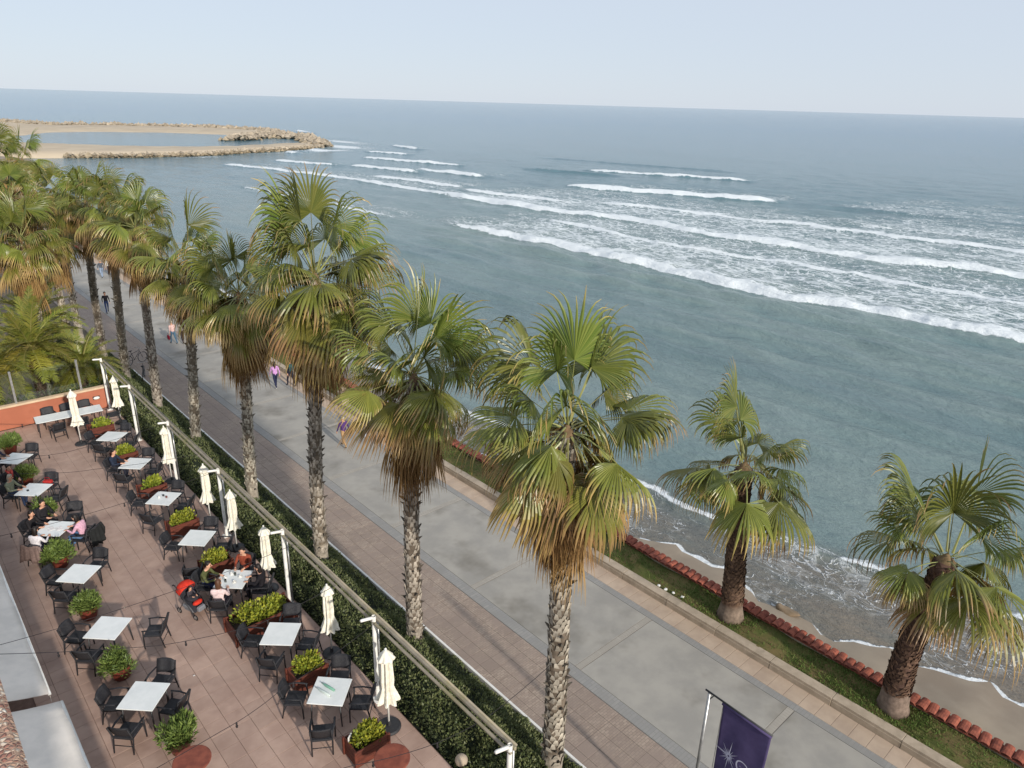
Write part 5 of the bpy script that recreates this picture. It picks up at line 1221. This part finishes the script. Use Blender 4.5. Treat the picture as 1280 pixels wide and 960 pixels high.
bb = person((5.2, 19.95, Z + .28), R(-160), 'small child asleep in the red pushchair', (70, 66, 72), (60, 58, 66), 'brown', 'sit', scale=.48)
b = MB(); b.ball((0, 0, .16), (.2, .16, .2), 12, 8); nb = empty('holdall', (5.42, 20.55, Z), .3, 'navy holdall on the floor behind the pushchair', 'bag'); b.build('bag_body', NVY, nb, smooth=True); b = MB(); b.tube([(-.12, 0, .3), (-.06, 0, .45), (.06, 0, .45), (.12, 0, .3)], .015, 6); b.build('handle', NVY, nb)
# bicycles
def bike(loc, rz, label):
    o = empty('bicycle', loc, rz, label, 'bicycle', 'bicycles parked by the palms')
    for yw in (-.52, .52):
        w_ = empty('wheel', (0, yw, .34)); w_.parent = o
        for nm, r_, th_, m_ in (('tyre', .33, .018, 'rubber'), ('rim', .305, .009, 'steel')):
            b = MB(); b.tube([(0, r_ * math.cos(q), r_ * math.sin(q)) for q in np.linspace(0, 2 * PI, 29)], th_, 6, cap=False); b.build(nm, M[m_], w_, smooth=True)
        b = MB()
        for q in np.linspace(0, PI, 9)[:-1]: b.tube([(0, .3 * math.cos(q), .3 * math.sin(q)), (0, -.3 * math.cos(q), -.3 * math.sin(q))], .003, 3)
        b.build('spokes', M['steel'], w_)
    b = MB(); bbk = (0, -.06, .3); hd = (0, .36, .78); stt = (0, -.2, .74)
    for p0, p1 in ((bbk, hd), (bbk, stt), (stt, (0, .34, .84)), (bbk, (0, -.52, .34)), (stt, (0, -.52, .34))): b.tube([p0, p1], .016, 6)
    b.build('frame', M['iron'], o, smooth=True)
    b = MB(); b.tube([(0, .34, .92), (0, .38, .72), (0, .52, .34)], .014, 6); b.build('fork', M['iron'], o, smooth=True)
    b = MB(); b.tube([(-.28, .24, 1.0), (-.2, .34, 1.02), (0, .36, .97), (.2, .34, 1.02), (.28, .24, 1.0)], .013, 6); b.build('handlebar', M['steel'], o, smooth=True)
    b = MB(); b.tube([stt, (0, -.25, .92)], .013, 6); b.ball((0, -.26, .94), (.07, .14, .03), 10, 6); b.build('saddle', M['rubber'], o, smooth=True)
    b = MB(); b.tube([(-.1, -.06, .2), (-.03, -.06, .3), (.03, -.06, .3), (.1, -.06, .4)], .01, 5); b.build('crank', M['steel'], o)
bike((11.75, 48.9, 0.01), R(-70), 'dark bicycle parked beside a palm trunk, its wheel seen side-on'); bike((11.3, 45.7, 0.01), R(-20), 'bicycle half behind the hedge end, handlebar showing')
# banner on its pole
bn = empty('banner_flag', (11.72, 6.0, 0), 0, 'dark purple banner with a silver star burst on a grey pole', 'banner')
b = MB(); b.tube([(0, 0, 0), (0, 0, 4.5)], [.045, .035], 12); b.build('pole', M['steel'], bn, smooth=True)
b = MB(); b.tube([(0, .10, 4.53), (-.01, -1.52, 4.5)], .022, 8); b.build('top_arm', M['iron'], bn, smooth=True)
b = MB(); b.tube([(0, 0, 4.3), (0, -.10, 4.48)], .014, 6); b.build('arm_brace', M['iron'], bn)
V = []; F_ = []; n, k = 22, 26
wav = lambda u, v_: (.035 * math.sin(u * 9 + v_ * 2) * v_ + .05 * math.sin(u * 4 + 1) * v_)
for i in range(n + 1):
    for j in range(k + 1):
        u, v_ = i / n, j / k; V.append((wav(u, v_), -.36 - 1.14 * u + .05 * v_ * math.sin(v_ * 3) * u, 4.49 - 2.7 * v_ + .02 * math.sin(u * PI)))
for i in range(n):
    for j in range(k): q = i * (k + 1) + j; F_.append((q, q + 1, q + k + 2, q + k + 1))
b = MB(); b.add(V, F_); cl_ = b.build('cloth', M['navy'], bn, smooth=True); md = cl_.modifiers.new('t', 'SOLIDIFY'); md.thickness = .006
b = MB(); b.tube([(0, -.34, 4.47), (-.01, -1.51, 4.46)], .04, 8); b.build('sleeve', M['navy'], bn, smooth=True)
b = MB(); b.tube([(0, -.36, 4.45), (0, -.35, 1.8)], .008, 5); b.build('edge_cord', M['steel'], bn)
def print_at(name, strokes):
    b = MB()
    for pts, wd in strokes:
        L = []
        for (u, v_) in pts: L.append(Vector((wav(u, v_), -.36 - 1.14 * u + .05 * v_ * math.sin(v_ * 3) * u, 4.49 - 2.7 * v_)))
        for i in range(len(L) - 1):
            d_ = (L[i + 1] - L[i]).normalized(); sd2 = Vector((1, 0, 0)).cross(d_).normalized()
            w0, w1 = (wd if not hasattr(wd, '__len__') else wd[0]), (wd if not hasattr(wd, '__len__') else wd[1])
            a0 = w0 + (w1 - w0) * i / (len(L) - 1); a1 = w0 + (w1 - w0) * (i + 1) / (len(L) - 1)
            for off in (-.008, .008):
                o_ = Vector((off, 0, 0)); b.add([L[i] - sd2 * a0 + o_, L[i] + sd2 * a0 + o_, L[i + 1] + sd2 * a1 + o_, L[i + 1] - sd2 * a1 + o_], [(0, 1, 2, 3)])
    return b.build(name, M['print'], bn)
star = []
for k in range(16):
    a_ = 2 * PI * k / 16 + .1; ln_ = (.27, .14, .2, .12)[k % 4]; star.append(([(.28 + .02 * math.cos(a_), .475 + .01 * math.sin(a_)), (.28 + ln_ * 1.25 * math.cos(a_), .475 + ln_ * .6 * math.sin(a_))], (.014, .001)))
print_at('star_burst', star)
sw = [(.62 + .14 * math.cos(q) + .05 * math.sin(q), .50 + .07 * math.sin(q)) for q in np.linspace(.3, 5.6, 24)]
print_at('script_letter', [(sw, (.024, .012))])
sw2 = [(.90 + .03 * math.sin(q * 3), .42 + .10 * q) for q in np.linspace(0, 1, 8)]
print_at('thin_stroke', [(sw2, (.004, .012))])
